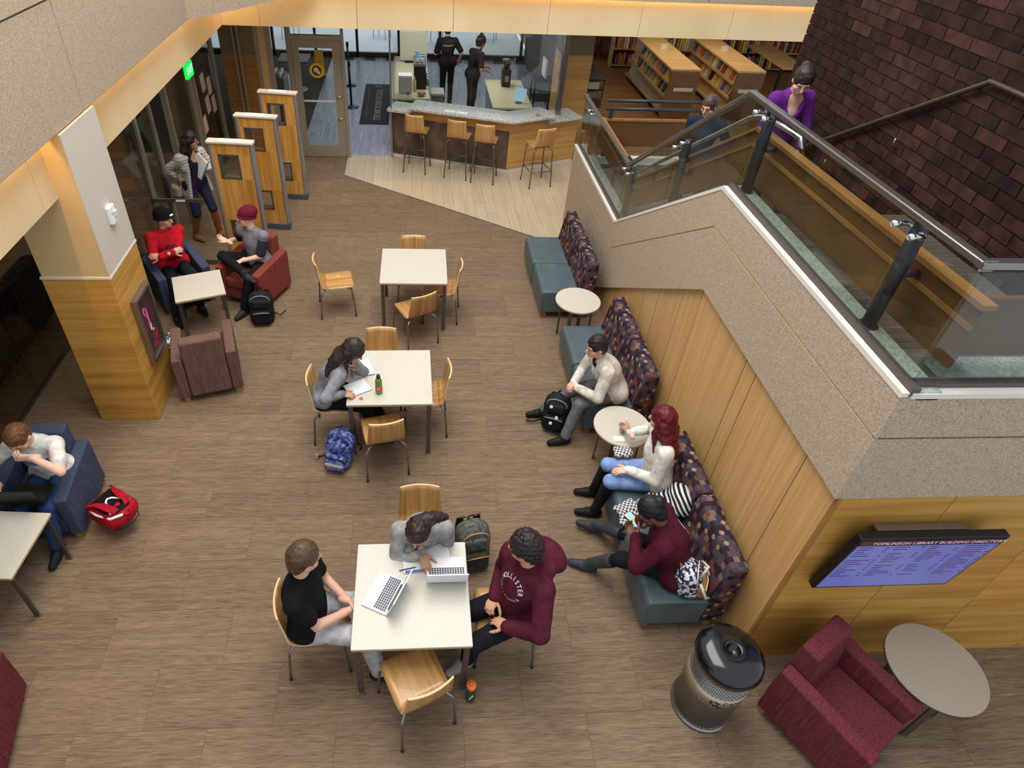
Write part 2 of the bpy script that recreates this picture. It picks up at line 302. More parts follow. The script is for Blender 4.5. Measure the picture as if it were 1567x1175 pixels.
# ------------------------------------------------------------------ stair wall, guard, brick wall
TOP = [(9.75, 1.33), (7.22, 1.33), (4.83, 2.90), (2.33, 2.90)]
GRV = [(9.75, .99), (7.13, .99), (4.77, 2.555), (2.33, 2.555)]
BOT = [(7.72, 0), (4.61, 2.03), (2.33, 2.03)]
sw = struct(MB().prism([(9.7, 0)] + [(y - .04, z - .02) for y, z in TOP[:3]] + [(2.42, 2.88), (2.42, 2.05), (4.63, 2.05), (7.7, 0)], 2.575, 2.72).build('wall_stair', mortar), 'exposed aggregate concrete stair wall rising in a sloped step', 'wall')
off = lambda P, d: [(y, z + d) for y, z in P]
MB().prism(off(TOP, -.03) + off(GRV, .011)[::-1], 2.55, 2.6).build('stone_panel', stone_m, sw)
MB().prism(off(GRV, -.004) + BOT[::-1] + [(9.75, 0)], 2.55, 2.6).build('stone_panel', stone_m, sw)
MB().prism(off(GRV, .011) + off(GRV, -.004)[::-1], 2.556, 2.57).build('groove_strip', mat('groove_tan', (176, 146, 104), .6), sw)
MB().prism(TOP + off(TOP, -.034)[::-1], 2.545, 2.585).build('white_cap', cap_m, sw)
MB().prism(off(TOP, .03) + off(TOP, -.02)[::-1], 2.587, 2.635).build('metal_channel', mat('channel', (96, 86, 84), .45, .5), sw)
MB().prism(off(TOP, .006) + off(TOP, -.05)[::-1], 2.637, 2.76).build('terrazzo_curb', green_gran, sw)
MB().box(2.555, 2.575, 2.335, 2.36, 2.03, 2.88).build('corner_angle', steel, sw)
# tv side of the stair landing
wt = struct(MB().box(2.62, 6.4, 2.36, 2.62, 0, 2.86).build('wall_display', mortar), 'oak panelled wall under a concrete band, carrying the display screen', 'wall')
for z0, z1 in ((2.03, 2.55), (2.565, 2.87)): MB().box(2.6, 6.4, 2.33, 2.37, z0, z1).build('stone_panel', stone_m, wt)
MB().box(2.6, 6.4, 2.32, 2.37, 2.868, 2.9).build('white_cap', cap_m, wt)
MB().box(2.64, 6.4, 2.37, 2.42, 2.88, 2.93).build('metal_channel', MATS['channel'], wt)
MB().box(2.87, 6.4, 2.425, 2.62, 2.86, 2.905).build('terrazzo_curb', green_gran, wt)
for a, b in ((2.585, 3.348), (3.348, 4.16), (4.16, 4.97), (4.97, 6.4)):
    for z0, z1 in ((.0, .12), (.122, 2.025)): MB().box(a + .003, b - .003, 2.34, 2.362, z0, z1).build('wood_panel', oak_h, wt)
# oak wall under the stair
wr = struct(MB().prism([(7.75, 0), (4.63, 2.04), (2.36, 2.04), (2.36, 0)], 2.61, 2.64).build('wall_right', mat('reveal_dark', (58, 46, 36), .7)), 'tall oak panelled wall under the sloped stair behind the patterned benches', 'wall')
sm = [2.362, 2.72, 3.53, 3.70, 4.655, 5.0, 5.5, 5.84, 6.6, 7.7]
prof = lambda y: 2.035 if y < 4.62 else 2.035 - (y - 4.62) * .6527
for a, b in zip(sm, sm[1:]):
    ys_ = [a + .005] + ([4.62] if a < 4.62 < b else []) + [b - .005]
    MB().prism([(y, max(.02, prof(y))) for y in ys_] + [(b - .005, 0), (a + .005, 0)], 2.59, 2.612).build('wood_panel', oak_z, wr)
MB().box(2.583, 2.612, 2.338, 2.36, 0, 2.03).build('corner_strip', woodm('corner_oak', (140, 92, 46), (160, 110, 58), (170, 120, 66), (6, 6, .5)), wr)
# landings and steps
st = struct(MB().box(2.72, 4.25, 7.2, 9.6, .9, 1.06).build('stair', mortar), 'carpeted stair behind the concrete wall rising to an upper landing', 'stair')
scar = tex('stair_carpet', 'noise', [(66, 58, 52), (92, 80, 70), (112, 98, 84)], (1.1, 30, 1), .95, 'World', 5, 2.2, .2)
nose = mat('stair_nosing', (120, 112, 102), .5)
MB().box(2.72, 4.25, 7.2, 9.6, 1.06, 1.075).build('landing_carpet', scar, st)
MB().box(2.72, 6.4, 2.62, 4.84, 2.5, 2.65).build('landing_carpet', scar, st)
for i in range(1, 9):
    y0 = 7.2 - (i - 1) * .2955; z = 1.075 + i * .175
    MB().box(2.72, 4.25, y0 - .30, y0, z - .3, z).build('step', scar, st); MB().box(2.72, 4.25, y0 - .03, y0 + .004, z - .01, z + .003).build('nosing', nose, st)
for i in range(1, 7): MB().box(4.25 + (i - 1) * .29, 4.25 + i * .29, 7.5, 9.5, 1.075 - i * .175 - .2, 1.075 - i * .175).build('step', scar, st)
# brick wall
bw = struct(MB().box(4.262, 4.5, 2.62, 7.35, .9, 6.4).build('wall_brick', mortar), 'dark red brick wall beside the stair', 'wall')
bl, bh = .295, .088; bmesh_ = MB().box(0, .02, 0, bl, 0, bh).mesh('brick', brick_m); halfm = MB().box(0, .02, 0, .142, 0, bh).mesh('brick', brick_m)
bs = []
for r in range(34):
    z = 2.02 + r * .1; o = (r % 2) * .153
    for k in range(17):
        y = 7.347 - bl - k * .306 - o
        if y > 2.61: bs.append((y, z, 0))
    if o: bs.append((7.347 - .142, z, 1))
bs.sort(key=lambda b: (b[0] + .15) ** 2 + (b[1] - 5.09) ** 2 + (40 if b[1] > 4.6 or (b[0] < 3.4 and b[1] > 4) else 0))
rest = MB()
for i, (y, z, h) in enumerate(bs):
    if i < 298: obj('brick', halfm if h else bmesh_, bw, loc=(4.243, y, z))
    else: rest.box(4.243, 4.263, y, y + (.142 if h else bl), z, z + bh)
rest.build('brick', brick_m, bw)['kind'] = 'stuff'
br = empty('wall_handrail', (4.2, 5.8, 2.6), 0, 'dark metal handrail climbing along the brick wall', 'handrail')
MB().tube([(0, .95, -.15), (0, .55, .1), (0, -1.15, 1.21), (0, -3.1, 1.21)], .022, 10).build('rail', mat('rail_bronze', (96, 84, 70), .35, .7), br, True)
for y in (.3, -.5, -1.6): MB().tube([(0, y, .26 - .653 * max(-1.15, min(.3, y)) - .0 - .04 + (0 if y > -1 else .19)), (.0, y, .13 - .653 * max(-1.15, min(.3, y)) + (0 if y > -1 else .2)), (.045, y, .13 - .653 * max(-1.15, min(.3, y)) + (0 if y > -1 else .2))], .01, 8).build('bracket', dsteel, br, True)
# glass guard
gu = empty('stair_guard', (2.61, 7.2, 1.36), 0, 'glass stair guard with dark posts, steel clamps and a sloped metal top rail', 'guard')
O = Vector((2.61, 7.2, 1.36)); L = lambda x, y, z: (x - O.x, y - O.y, z - O.z)
RT = [(9.75, 2.06), (7.3, 2.03), (4.95, 3.6), (2.38, 3.64)]
railm = mat('rail_steel', (138, 130, 124), .28, .85)
sec = [(-.028, -.02), (.028, -.02), (.028, .02), (-.028, .02)]
def sweep(sec, path, name, m, par, **kw): # rectangular rail along a path in the yz plane
    b = MB(); vs = []
    for i, (y, z) in enumerate(path):
        d0 = Vector((path[i][0] - path[i - 1][0], path[i][1] - path[i - 1][1])).normalized() if i else None
        d1 = Vector((path[i + 1][0] - path[i][0], path[i + 1][1] - path[i][1])).normalized() if i < len(path) - 1 else None
        d = ((d0 or d1) + (d1 or d0)).normalized(); n = Vector((d.y, -d.x)); n = n if n.y > 0 else -n
        k = 1 / max(.5, abs(n.dot(Vector(((d1 or d0).y, -(d1 or d0).x)))))
        vs += [L(2.61 + sx, y + n.x * sz * k, z + n.y * sz * k) for sx, sz in sec]
    n = len(sec); fs = [(i * n + j, i * n + (j + 1) % n, (i + 1) * n + (j + 1) % n, (i + 1) * n + j) for i in range(len(path) - 1) for j in range(n)]
    fs += [tuple(range(n)), tuple(range((len(path) - 1) * n, len(path) * n))[::-1]]
    return b.add(vs, fs).build(name, m, par, **kw)
sweep(sec, RT, 'top_rail', railm, gu, bevel=.008, seg=2)
posts = [(9.36, 1.33, 2.0), (7.34, 1.36, 1.98), (6.03, 2.12, 2.82), (4.72, 2.9, 3.56), (2.92, 2.9, 3.58)]
def gp(y, z0, z1, par, xo=2.69):
    p = MB().tube([L(xo, y, z0), L(xo, y, z1)], .042, 14).build('post', gun, par, True)
    zk = z0 + (z1 - z0) * .53
    MB().tube([L(xo + .03, y, zk), L(xo + .13, y, zk)], .022, 10).build('bracket', gun, p, True)
    for dy in (-.075, .075):
        zz = z1 - .05 + (.0 if abs(y - 6.03) > .1 else -dy * .65)
        MB().tube([L(xo - .11, y + dy, zz), L(xo - .03, y + dy, zz)], .017, 10).build('clamp', chrome, p, True)
        MB().tube([L(xo - .02, y + dy, zz), L(xo - .02, y, zz)], .012, 8).build('clamp', chrome, p, True)
    MB().lathe([(.06, 0), (.06, .012)], 14, L(xo, y, z0 - .002)).build('base_plate', gun, p)
    return p
for p in posts: gp(*p, gu)
def ztop(y): return 2.0 if y > 7.3 else (2.0 + (7.3 - y) * .668 if y > 4.95 else 3.575 + (4.95 - y) * .012)
def zbot(y): return 1.34 if y > 7.22 else (1.34 + (7.22 - y) * .657 if y > 4.83 else 2.91)
for a, b in ((9.74, 9.385), (9.375, 7.345), (7.335, 6.04), (6.03, 4.73), (4.72, 2.93), (2.92, 2.40)):
    ks = [a] + [y for y in (7.3, 7.22, 4.95, 4.83) if b < y < a] + [b]
    MB().prism([(y - O.y, ztop(y) - O.z) for y in ks] + [(y - O.y, zbot(y) - O.z) for y in ks[::-1]], 2.605 - O.x, 2.617 - O.x).build('glass_panel', gglass, gu)
MB().box(2.625 - O.x, 6.3 - O.x, 2.39 - O.y, 2.402 - O.y, 2.91 - O.z, 3.6 - O.z).build('glass_panel', gglass, gu)
MB().box(2.58 - O.x, 6.3 - O.x, 2.37 - O.y, 2.425 - O.y, 3.62 - O.z, 3.66 - O.z).build('top_rail', railm, gu, bevel=.008)
# inner wood panel with steel handrail
WT = [(9.55, 1.79), (7.5, 1.75), (5.08, 3.27), (2.45, 3.34)]; WB = [(9.55, 1.45), (7.42, 1.42), (5.03, 2.88), (2.45, 2.97)]
MB().prism([(y - O.y, z - O.z) for y, z in WT + WB[::-1]], 2.82 - O.x, 2.85 - O.x).build('wood_panel', cherry, gu)
MB().prism([(y - O.y, z - O.z) for y, z in [(y, z + .03) for y, z in WT] + WT[::-1]], 2.80 - O.x, 2.88 - O.x).build('wood_cap', woodm('cap_oak', (134, 88, 44), (152, 104, 54), (164, 116, 66), (8, .5, .5)), gu)
MB().prism([(y - O.y, z - O.z) for y, z in [(y, z - .1) for y, z in WT] + [(y, z - .13) for y, z in WT][::-1]], 2.812 - O.x, 2.82 - O.x).build('wood_trim', MATS['cap_oak'], gu)
MB().tube([L(2.8, 7.9, 1.88), L(2.8, 7.6, 1.88), L(2.79, 7.46, 1.86), L(2.79, 5.2, 3.33), L(2.8, 5.05, 3.39), L(2.86, 4.8, 3.4), L(2.92, 4.62, 3.38), L(2.93, 4.55, 3.28)], .021, 12).build('handrail', chrome, gu, True)
MB().box(2.85 - O.x, 6.2 - O.x, 2.56 - O.y, 2.59 - O.y, 2.97 - O.z, 3.34 - O.z).build('wood_panel', cherry, gu)
# far guard of the low landing
fg = empty('landing_guard', (3.4, 9.6, 1.1), 0, 'dark double rail with a cherry wood panel closing the low stair landing', 'guard')
for z, r in ((2.05, .024), (1.93, .026)): MB().tube([(-.5, 0, z - 1.1), (1.05, 0, z - 1.1)], r, 10).build('rail', gun, fg, True)
for x in (-.42, .98): MB().box(x - .03, x + .03, -.02, .02, 0, .84).build('post', gun, fg)
MB().box(-.5, 1.0, -.03, .0, .27, .66).build('wood_panel', cherry, fg); MB().box(-.5, 1.0, -.045, .015, .66, .69).build('wood_cap', MATS['cap_oak'], fg)
MB().box(-.5, 1.1, -.06, .04, -.01, .1).build('base', cap_m, fg)

# ------------------------------------------------------------------ back wall line: column strip, cafe front, door
wb = struct(MB().box(-3.34, -2.74, 12.3, 12.55, 1.86, 2.59).build('wall_back', mat('brown_paint', (120, 102, 74), .8)), 'oak clad wall strip left of the cafe window', 'wall')
MB().box(-3.34, -2.74, 12.295, 12.55, 0, 1.835).build('wood_panel', woodm('dim_oak', (126, 88, 42), (146, 104, 54), (156, 114, 64), (.4, .4, 8)), wb); MB().box(-3.35, -2.73, 12.29, 12.56, 1.835, 1.86).build('metal_trim', steel, wb)
for x in (-3.1, -3.02): MB().box(x, x + .03, 12.25, 12.3, 0, 2.59).build('mullion', frame_m, wb)
c2 = struct(MB().box(2.84, 3.42, 12.83, 13.4, 1.86, 2.59).build('column_cafe', MATS['brown_paint']), 'oak clad column at the right end of the cafe counter', 'column')
MB().box(2.83, 3.43, 12.82, 13.41, 0, 1.835).build('wood_panel', ctr_oak, c2); MB().box(2.825, 3.435, 12.815, 13.415, 1.835, 1.86).build('metal_trim', steel, c2)
tag(MB().box(3.05, 3.12, 12.81, 12.828, 2.2, 2.31).build('wall_switch', white), 'small white switch plate on the cafe column', 'switch')
def fr(par, boxes, m, name='frame'):
    for b in boxes: MB().box(*b).build(name, m, par)
cf = empty('window_1', (-2.4, 12.34, 0), 0, 'narrow bronze framed cafe window between oak wall and glass door', 'window', kind='structure')
fr(cf, [(-.34, -.27, -.04, .04, 0, 2.59), (-.14, -.06, -.04, .04, 0, 2.59), (.20, .25, -.04, .04, 0, 2.59), (-.06, .2, -.04, .04, 0, .08)], frame_m); MB().box(-.06, .2, -.005, .005, .08, 2.59).build('pane', glass, cf)
MB().box(-.27, -.14, -.02, .02, 0, 2.59).build('panel', tan_paint, cf)
dr = empty('door_1', (-1.69, 12.32, 0), 0, 'bronze framed glass door of the cafe with a round yellow sticker', 'door', kind='structure')
fr(dr, [(-.47, -.42, -.05, .05, 0, 2.59), (.45, .5, -.05, .05, 0, 2.59), (-.42, .45, -.05, .05, 2.13, 2.19)], frame_m, 'jamb')
fr(dr, [(-.415, -.3, -.025, .025, .01, 2.12), (.29, .445, -.025, .025, .01, 2.12), (-.3, .29, -.025, .025, .01, .23), (-.3, .29, -.025, .025, 1.98, 2.12)], frame_m, 'leaf_frame')
MB().box(-.3, .29, -.006, .006, .23, 1.98).build('pane', glass, dr); MB().box(-.42, .45, -.006, .006, 2.19, 2.59).build('pane', glass, dr)
MB().box(-.3, .29, .03, .05, 1.03, 1.06).build('push_bar', white, dr)
for z in (1.18, .78): MB().tube([(.42, -.03, z), (.4, -.08, z), (.34, -.08, z - .03), (.3, -.05, z - .03)], .01, 8).build('handle', chrome, dr, True)
MB().lathe([(.13, 0), (.13, .003)], 28).build('sticker', mat('sticker_yellow', (206, 170, 40), .5), dr).matrix_local = Matrix.Translation((-.01, -.01, 1.6)) @ Matrix.Rotation(PI / 2, 4, 'X')
MB().lathe([(.085, 0), (.085, .003)], 24).build('sticker_ring', mat('sticker_brown', (52, 38, 30), .5), dr).matrix_local = Matrix.Translation((-.01, -.0125, 1.6)) @ Matrix.Rotation(PI / 2, 4, 'X')
for x, z, r in ((-.02, 1.61, .045), (.02, 1.57, .03)): MB().lathe([(r, 0), (r, .002)], 16).build('sticker_shape', mat('sticker_cream', (206, 196, 170), .5), dr).matrix_local = Matrix.Translation((x, -.0155, z)) @ Matrix.Rotation(PI / 2, 4, 'X')
cw = empty('window_2', (-.4, 12.33, 0), 0, 'tall clear cafe glass standing on the angled counter', 'window', kind='structure')
GA, GB, GC = Vector((0.02, .0, 0)), Vector((2.2, -.65, 0)), Vector((3.15, -.08, 0))
def pane(a, b, z0, z1, par, m=glass, t=.006):
    n = (b - a).normalized().cross(Vector((0, 0, 1))) * t; P = [a + n, b + n, b - n, a - n]
    return MB().prism([(p.x, p.y) for p in P], z0, z1, 'z').build('pane', m, par)
for k in range(3): pane(GA.lerp(GB, k / 3 + .002), GA.lerp(GB, (k + 1) / 3 - .002), 1.1 if k else 1.0, 2.59, cw)
pane(GB + Vector((.01, .01, 0)), GC, 1.1, 2.59, cw)
fr(cw, [(-.0, .03, -.02, .02, 0, 2.59), (3.13, 3.22, -.12, .0, .9, 2.59)], steel)
# entrance glazing on the left
sg = empty('window_3', (-3.5, 8.3, 0), 0, 'bronze framed entrance glazing with doors along the vestibule', 'window', kind='structure')
for y in (-2.45, 0, .55, 1.25, 2.42, 2.62, 3.95): MB().box(-.04, .04, y - .035, y + .035, 0, 2.59).build('mullion', frame_m, sg)
for a, b in ((-2.41, -.035), (.035, .515), (1.285, 2.385), (2.655, 3.91)): MB().box(-.006, .006, a, b, .02, 2.58).build('pane', dglass, sg)
MB().box(-.04, .04, .59, 2.4, 2.12, 2.2).build('header', frame_m, sg)
for y, z0, z1 in ((.42, .75, 1.15), (1.4, 1.0, 1.06)): MB().box(.04, .08, y, y + .1, z0, z1).build('door_pull', steel, sg)
eg = empty('exit_gate', (-3.13, 8.3, 0), 0, 'clear glass swing gate with a push bar beside the security gates', 'gate')
MB().box(-.33, .31, -.006, .006, .06, 2.1).build('pane', glass, eg); MB().box(-.33, .31, -.02, .02, 0, .06).build('shoe', dsteel, eg)
MB().box(-.36, .30, -.06, -.03, 1.0, 1.05).build('push_bar', steel, eg); MB().box(-.06, .06, -.064, -.06, 1.015, 1.04).build('push_label', white, eg)
MB().tube([(-.355, 0, 0), (-.355, 0, 2.59)], .03, 10).build('post', steel, eg, True)
for i, (y, z, t) in enumerate(((11.42, 1.62, .1), (11.75, 1.47, -.05), (11.48, 1.24, .05), (11.83, 1.14, .0), (11.12, 1.02, .06))):
    tag(MB().box(-.001, .001, -.11, .11, -.14, .14).build('notice_sheet', mat('notice_paper', (214, 188, 164), .8)), ('sheet of paper taped to the entrance glazing at the upper corner of four', 'sheet of paper taped to the entrance glazing nearest the oak wall, upper of two', 'sheet of paper taped to the entrance glazing under the upper corner sheet', 'sheet of paper taped to the entrance glazing nearest the oak wall, lower of two', 'lone sheet of paper taped low on the entrance glazing by the door mullion')[i], 'notice', 'paper notices on the entrance glass').matrix_world = Matrix.Translation((-3.488, y, z)) @ Matrix.Rotation(t, 4, 'X')
wv = struct(MB().box(-7.2, -7.0, 3, 24, 0, 2.59).build('wall_vestibule', mat('vestibule_wall', (112, 96, 80), .8)), 'dim brown wall of the vestibule beyond the entrance glass', 'wall')
for y in (9.9, 11.2, 12.9, 14.2): MB().box(-7.0, -6.97, y, y + .8, .1, 2.3).build('blue_panel', mat('vestibule_blue', (74, 84, 104), .5), wv)  # bluish panels added for the blue of windows beyond the glazing
# left lounge glazing with its dark bench
lg = empty('window_4', (-4.18, 4.2, 0), 0, 'frameless glass partition at the left with a dark patterned bench behind', 'window', kind='structure')
for a, b in ((-3.6, -.35), (-.34, .35), (.36, 1.32), (1.33, 1.72), (1.73, 3.3)): MB().box(-.006, .006, a, b, .03, 2.58).build('pane', dglass, lg)
MB().box(-.02, .02, -3.6, 3.3, 0, .03).build('channel', dsteel, lg)
struct(MB().box(-4.2, -3.56, 6.72, 6.8, 0, 2.59).build('wall_return', MATS['vestibule_wall']), 'short brown return wall behind the oak column', 'wall')
struct(MB().box(-6.8, -6.6, -1, 8, 0, 2.59).build('wall_left', MATS['vestibule_wall']), 'dim wall at the back of the left room', 'wall')
# cafe shell
cwn = empty('window_5', (0, 19.4, 0), 0, 'tall bright cafe windows to the terrace with dark mullions', 'window', kind='structure')
for x in np.arange(-8.4, 4.3, 1.15): MB().box(x - .035, x + .035, -.05, .05, 0, 2.59).build('mullion', framedark, cwn)
MB().box(-8.4, 4.3, -.05, .05, 0, .12).build('sill', framedark, cwn); MB().box(-8.4, 4.2, -.004, .004, .12, 2.59).build('pane', glass, cwn)
struct(MB().box(3.2, 3.6, 13.45, 19.4, 0, 2.59).build('wall_cafe', mat('cafe_wall', (104, 86, 66), .7)), 'brown side wall of the cafe', 'wall')
struct(MB().box(3.6, 16, 22.4, 22.6, 0, 2.59).build('wall_library', mat('library_wall', (150, 118, 76), .8)), 'tan far wall of the library', 'wall')
struct(MB().box(-7, -6.9, 12.6, 24, 0, 2.59).build('wall_cafe_left', MATS['cafe_wall']), 'dim far side wall of the cafe', 'wall')
struct(MB().box(4.5, 9, 9.7, 9.8, .0, .9).build('wall_low', cherry), 'low cherry wood wall beside the descending steps', 'wall')
# counter
ct = empty('cafe_counter', (0, 12.0, 0), 0, 'angled oak and dark wood bar counter topped with grey granite', 'counter')
P = [(-.41, .40), (1.8, -.33), (3.2, .28)]
def band(P, z0, z1, d, name, m, par, o=0.0, i0=0, i1=None, **kw):
    P = [Vector(p) for p in P]; nm = []
    for i in range(len(P)):
        ds = [(P[k + 1] - P[k]).normalized() for k in (i - 1, i) if 0 <= k < len(P) - 1]; t = sum(ds, Vector((0, 0))).normalized(); n = Vector((-t.y, t.x)); nm.append(n / max(.6, n.dot(Vector((-ds[0].y, ds[0].x)))))
    poly = [tuple(p + n * o) for p, n in zip(P, nm)] + [tuple(p + n * (o + d)) for p, n in list(zip(P, nm))[::-1]]
    return MB().prism(poly, z0, z1, 'z').build(name, m, par, **kw)
lerp = lambda a, b, t: (a[0] + (b[0] - a[0]) * t, a[1] + (b[1] - a[1]) * t)
for k in range(4): band([lerp(P[0], P[1], k / 4 + .002), lerp(P[0], P[1], (k + 1) / 4 - .002)], .07, .80, .06, 'front_panel', ctr_dark, ct)
band([lerp(P[0], P[1], .2), P[1]], .80, 1.02, .06, 'front_panel', ctr_oak, ct, -.01)
band([lerp(P[0], P[1], 0), lerp(P[0], P[1], .2)], .80, .9, .06, 'front_panel', ctr_dark, ct)
for k, (a, b) in enumerate(((0, .52), (.525, 1))): band([lerp(P[1], P[2], a), lerp(P[1], P[2], b)], .07, 1.02 if not k else .88, .06, 'front_panel', ctr_oak, ct)
band(P, .0, .07, .05, 'toe_kick', cap_m, ct, .02)
band([lerp(P[0], P[1], .19), P[1], lerp(P[1], P[2], .54)], 1.02, 1.075, .52, 'bar_top', granite, ct, -.26, bevel=.012)
band([lerp(P[0], P[1], -.01), lerp(P[0], P[1], .2)], .9, .95, .5, 'counter_top', granite, ct, -.12, bevel=.01)
band([lerp(P[1], P[2], .5), lerp(P[1], P[2], 1.0)], .88, .93, .55, 'counter_top', granite, ct, -.14, bevel=.01)
band([lerp(P[0], P[1], .2), P[1], P[2]], .0, .88, .3, 'body', ctr_dark, ct, .06)
tag(MB().lathe([(.035, 0), (.045, .012), (.03, .03)], 16, (2.3, 11.72, 1.076)).build('coaster', mat('brown_dish', (150, 120, 84), .5)), 'small brown dish on the grey granite bar top', 'dish')
for x, y, q_ in ((.7, 11.86, 'nearer the open doorway'), (.92, 11.79, 'nearer the counter corner')): tag(MB().box(-.1, .1, -.05, .05, 0, .004).build('paper_napkin', mat('napkin', (238, 234, 224), .8), loc=(x, y, 1.077), rz=-.3), 'white paper napkin on the granite bar top, ' + q_, 'napkin', 'napkins on the bar top')
# ------------------------------------------------------------------ furniture
def table(name, size, h, loc, rz, label, group=None, th=.032):
    t = empty(name, loc, rz, label, 'table', group); s = size / 2
    MB().box(-s, s, -s, s, h - th, h - .006).build('edge_band', edge_m, t, bevel=.006, seg=1)
    MB().box(-s, s, -s, s, h - .006, h).build('tabletop', lam, t, bevel=.004, seg=1)
    for sx in (-1, 1):
        for sy in (-1, 1):
            x, y = sx * (s - .035), sy * (s - .035)
            l = MB().box(x - .022, x + .022, y - .01, y + .01, .012, h - th).build('leg', dsteel, t, bevel=.003, seg=1); MB().box(x - .028, x + .028, y - .014, y + .014, 0, .012).build('foot', steel, l)
    a = s - .06; MB().box(-a, a, -a, -a + .02, h - th - .04, h - th).build('apron', dsteel, t); MB().box(-a, a, a - .02, a, h - th - .04, h - th).build('apron', dsteel, t)
    return t
table('square_table', .835, .74, (.023, 7.082, 0), math.radians(-.7), 'empty cream square table with its chairs pushed round it and no one seated')
table('square_table', .835, .74, (-.225, 4.947, 0), math.radians(.5), 'cream square table with a green bottle and open notebooks')
table('square_table', .835, .74, (-.009, 2.55, 0), math.radians(0), 'cream square table carrying two white laptops')
table('side_table', .58, .6, (-2.63, 6.82, 0), math.radians(20), 'low cream square table between the lounge armchairs')
table('side_table', .60, .6, (-3.29, 3.15, 0), math.radians(-4), 'low cream square table before the student with a black laptop')
def round_table(r, h, loc, rz, label, edge=edge_m, topm=lam):
    t = empty('round_table', loc, rz, label, 'table')
    MB().lathe([(r - .004, h - .03), (r, h - .026), (r, h - .006)], 40).build('edge_band', edge, t, True); MB().lathe([(r, h - .006), (r - .004, h)], 40).build('tabletop', topm, t)
    for k in range(4):
        a = PI / 4 + k * PI / 2; M = Matrix.Rotation(a, 4, 'Z'); l = MB().box(r * .72 - .006, r * .72 + .006, -.022, .022, .01, h - .03, M).build('leg', dsteel, t); MB().box(r * .72 - .01, r * .72 + .01, -.026, .026, 0, .01, M).build('foot', steel, l)
        MB().box(0, r * .72, -.015, .015, h - .05, h - .03, M).build('crossbar', dsteel, t)
round_table(.28, .6, (2.06, 6.52, 0), .2, 'round cream side table with nothing on it between two patterned benches')
round_table(.28, .6, (2.06, 4.35, 0), .2, 'round cream side table holding an iced drink beside the red-haired woman')
round_table(.33, .6, (3.71, 1.94, 0), .4, 'round side table with painted-in shade on its top and dark edge behind the burgundy armchair', mat('dark_edge', (70, 62, 54), .5), tex('shaded_laminate', 'noise', [(150, 138, 118), (158, 146, 126), (166, 154, 134)], (60, 60, 60), .4, 'Object', 2, 2))  # top is a darker laminate: the shade here is put into its colour
# plywood shell chair -------------------------------------------------------
def shell(prof, widths, curve, name, par, grain=ply_m):
    b = MB(); n = 9; R = len(prof); up = []; lo = []
    for i, ((y, z), w, cv) in enumerate(zip(prof, widths, curve)):
        a = Vector(prof[max(i - 1, 0)]); c = Vector(prof[min(i + 1, R - 1)]); d = (c - a).normalized(); nn = Vector((-d.y, d.x))
        for j in range(n):
            t = j / (n - 1) * 2 - 1; off = cv * (1 - t * t); x = w / 2 * t
            up.append((x, y - off, z + (0 if cv > .003 else -.006 * (1 - t * t)))); lo.append((x, y - off - nn.x * .013, z - nn.y * .013 + (0 if cv > .003 else -.006 * (1 - t * t))))
    q = lambda o, i, j: o + i * n + j; K = R * n
    f = [(q(0, i, j), q(0, i, j + 1), q(0, i + 1, j + 1), q(0, i + 1, j)) for i in range(R - 1) for j in range(n - 1)]; f += [tuple(k + K for k in reversed(a)) for a in f]; b.add(up + lo, f)
    e = [(q(0, 0, j), q(K, 0, j), q(K, 0, j + 1), q(0, 0, j + 1)) for j in range(n - 1)] + [(q(0, R - 1, j + 1), q(K, R - 1, j + 1), q(K, R - 1, j), q(0, R - 1, j)) for j in range(n - 1)]
    e += [(q(0, i + 1, 0), q(K, i + 1, 0), q(K, i, 0), q(0, i, 0)) for i in range(R - 1)] + [(q(0, i, n - 1), q(K, i, n - 1), q(K, i + 1, n - 1), q(0, i + 1, n - 1)) for i in range(R - 1)]
    b.f += e; b.mi += [1] * len(e); me = b.mesh(name, [grain, ply_e])
    me.polygons.foreach_set('use_smooth', [m == 0 for m in b.mi]); return obj(name, me, par)
def chair_proto(h, name):
    t = empty(name); k = h - .45
    shell([(.225, h - .045), (.222, h - .02), (.205, h - .004), (.17, h), (.05, h - .004), (-.08, h - .008), (-.135, h)], [.36, .37, .385, .395, .395, .39, .38], [0] * 7, 'seat', t)
    shell([(-.135, h), (-.165, h + .012), (-.185, h + .04), (-.198, h + .1), (-.212, h + .2), (-.226, h + .3), (-.235, h + .352)], [.38, .375, .37, .365, .35, .335, .325], [0, .004, .01, .02, .028, .03, .03], 'backrest', t)
    for sx in (-1, 1):
        for sy in (-1, 1):
            if k < .1: path = [(sx * .05, sy * .08, h - .025)] + bez((sx * .1, sy * .1, h - .025), (sx * .19, sy * .185, h - .02), (sx * .2, sy * .2, h - .1), 5) + [(sx * .207, sy * .215, h * .35), (sx * .21, sy * .225, .008)]
            else: path = [(sx * .05, sy * .08, h - .025)] + bez((sx * .1, sy * .1, h - .025), (sx * .17, sy * .175, h - .02), (sx * .178, sy * .18, h - .1), 5) + [(sx * .21, sy * .215, .008)]
            l = MB().tube(path, .0105, 8).build('leg', steel if k < .1 else dsteel, t, True); MB().lathe([(.014, 0), (.014, .012)], 8, (path[-1][0], path[-1][1], 0)).build('glide', blackm, l)
    MB().box(-.12, .12, -.12, .12, h - .022, h - .016).build('seat_plate', dsteel, t)
    if k > .1:
        for a, b_ in (((-.2, -.2), (-.2, .2)), ((.2, -.2), (.2, .2)), ((-.2, .2), (.2, .2)), ((-.2, -.2), (.2, -.2))):
            z = .3 if a[1] != b_[1] else (.3 if a[1] > 0 else .3)
            MB().tube([(a[0] * .985, a[1] * .98, z), (b_[0] * .985, b_[1] * .98, z)], .009, 8).build('footrest', dsteel, t, True)
    return t
ch = chair_proto(.45, 'plywood_chair'); used = []
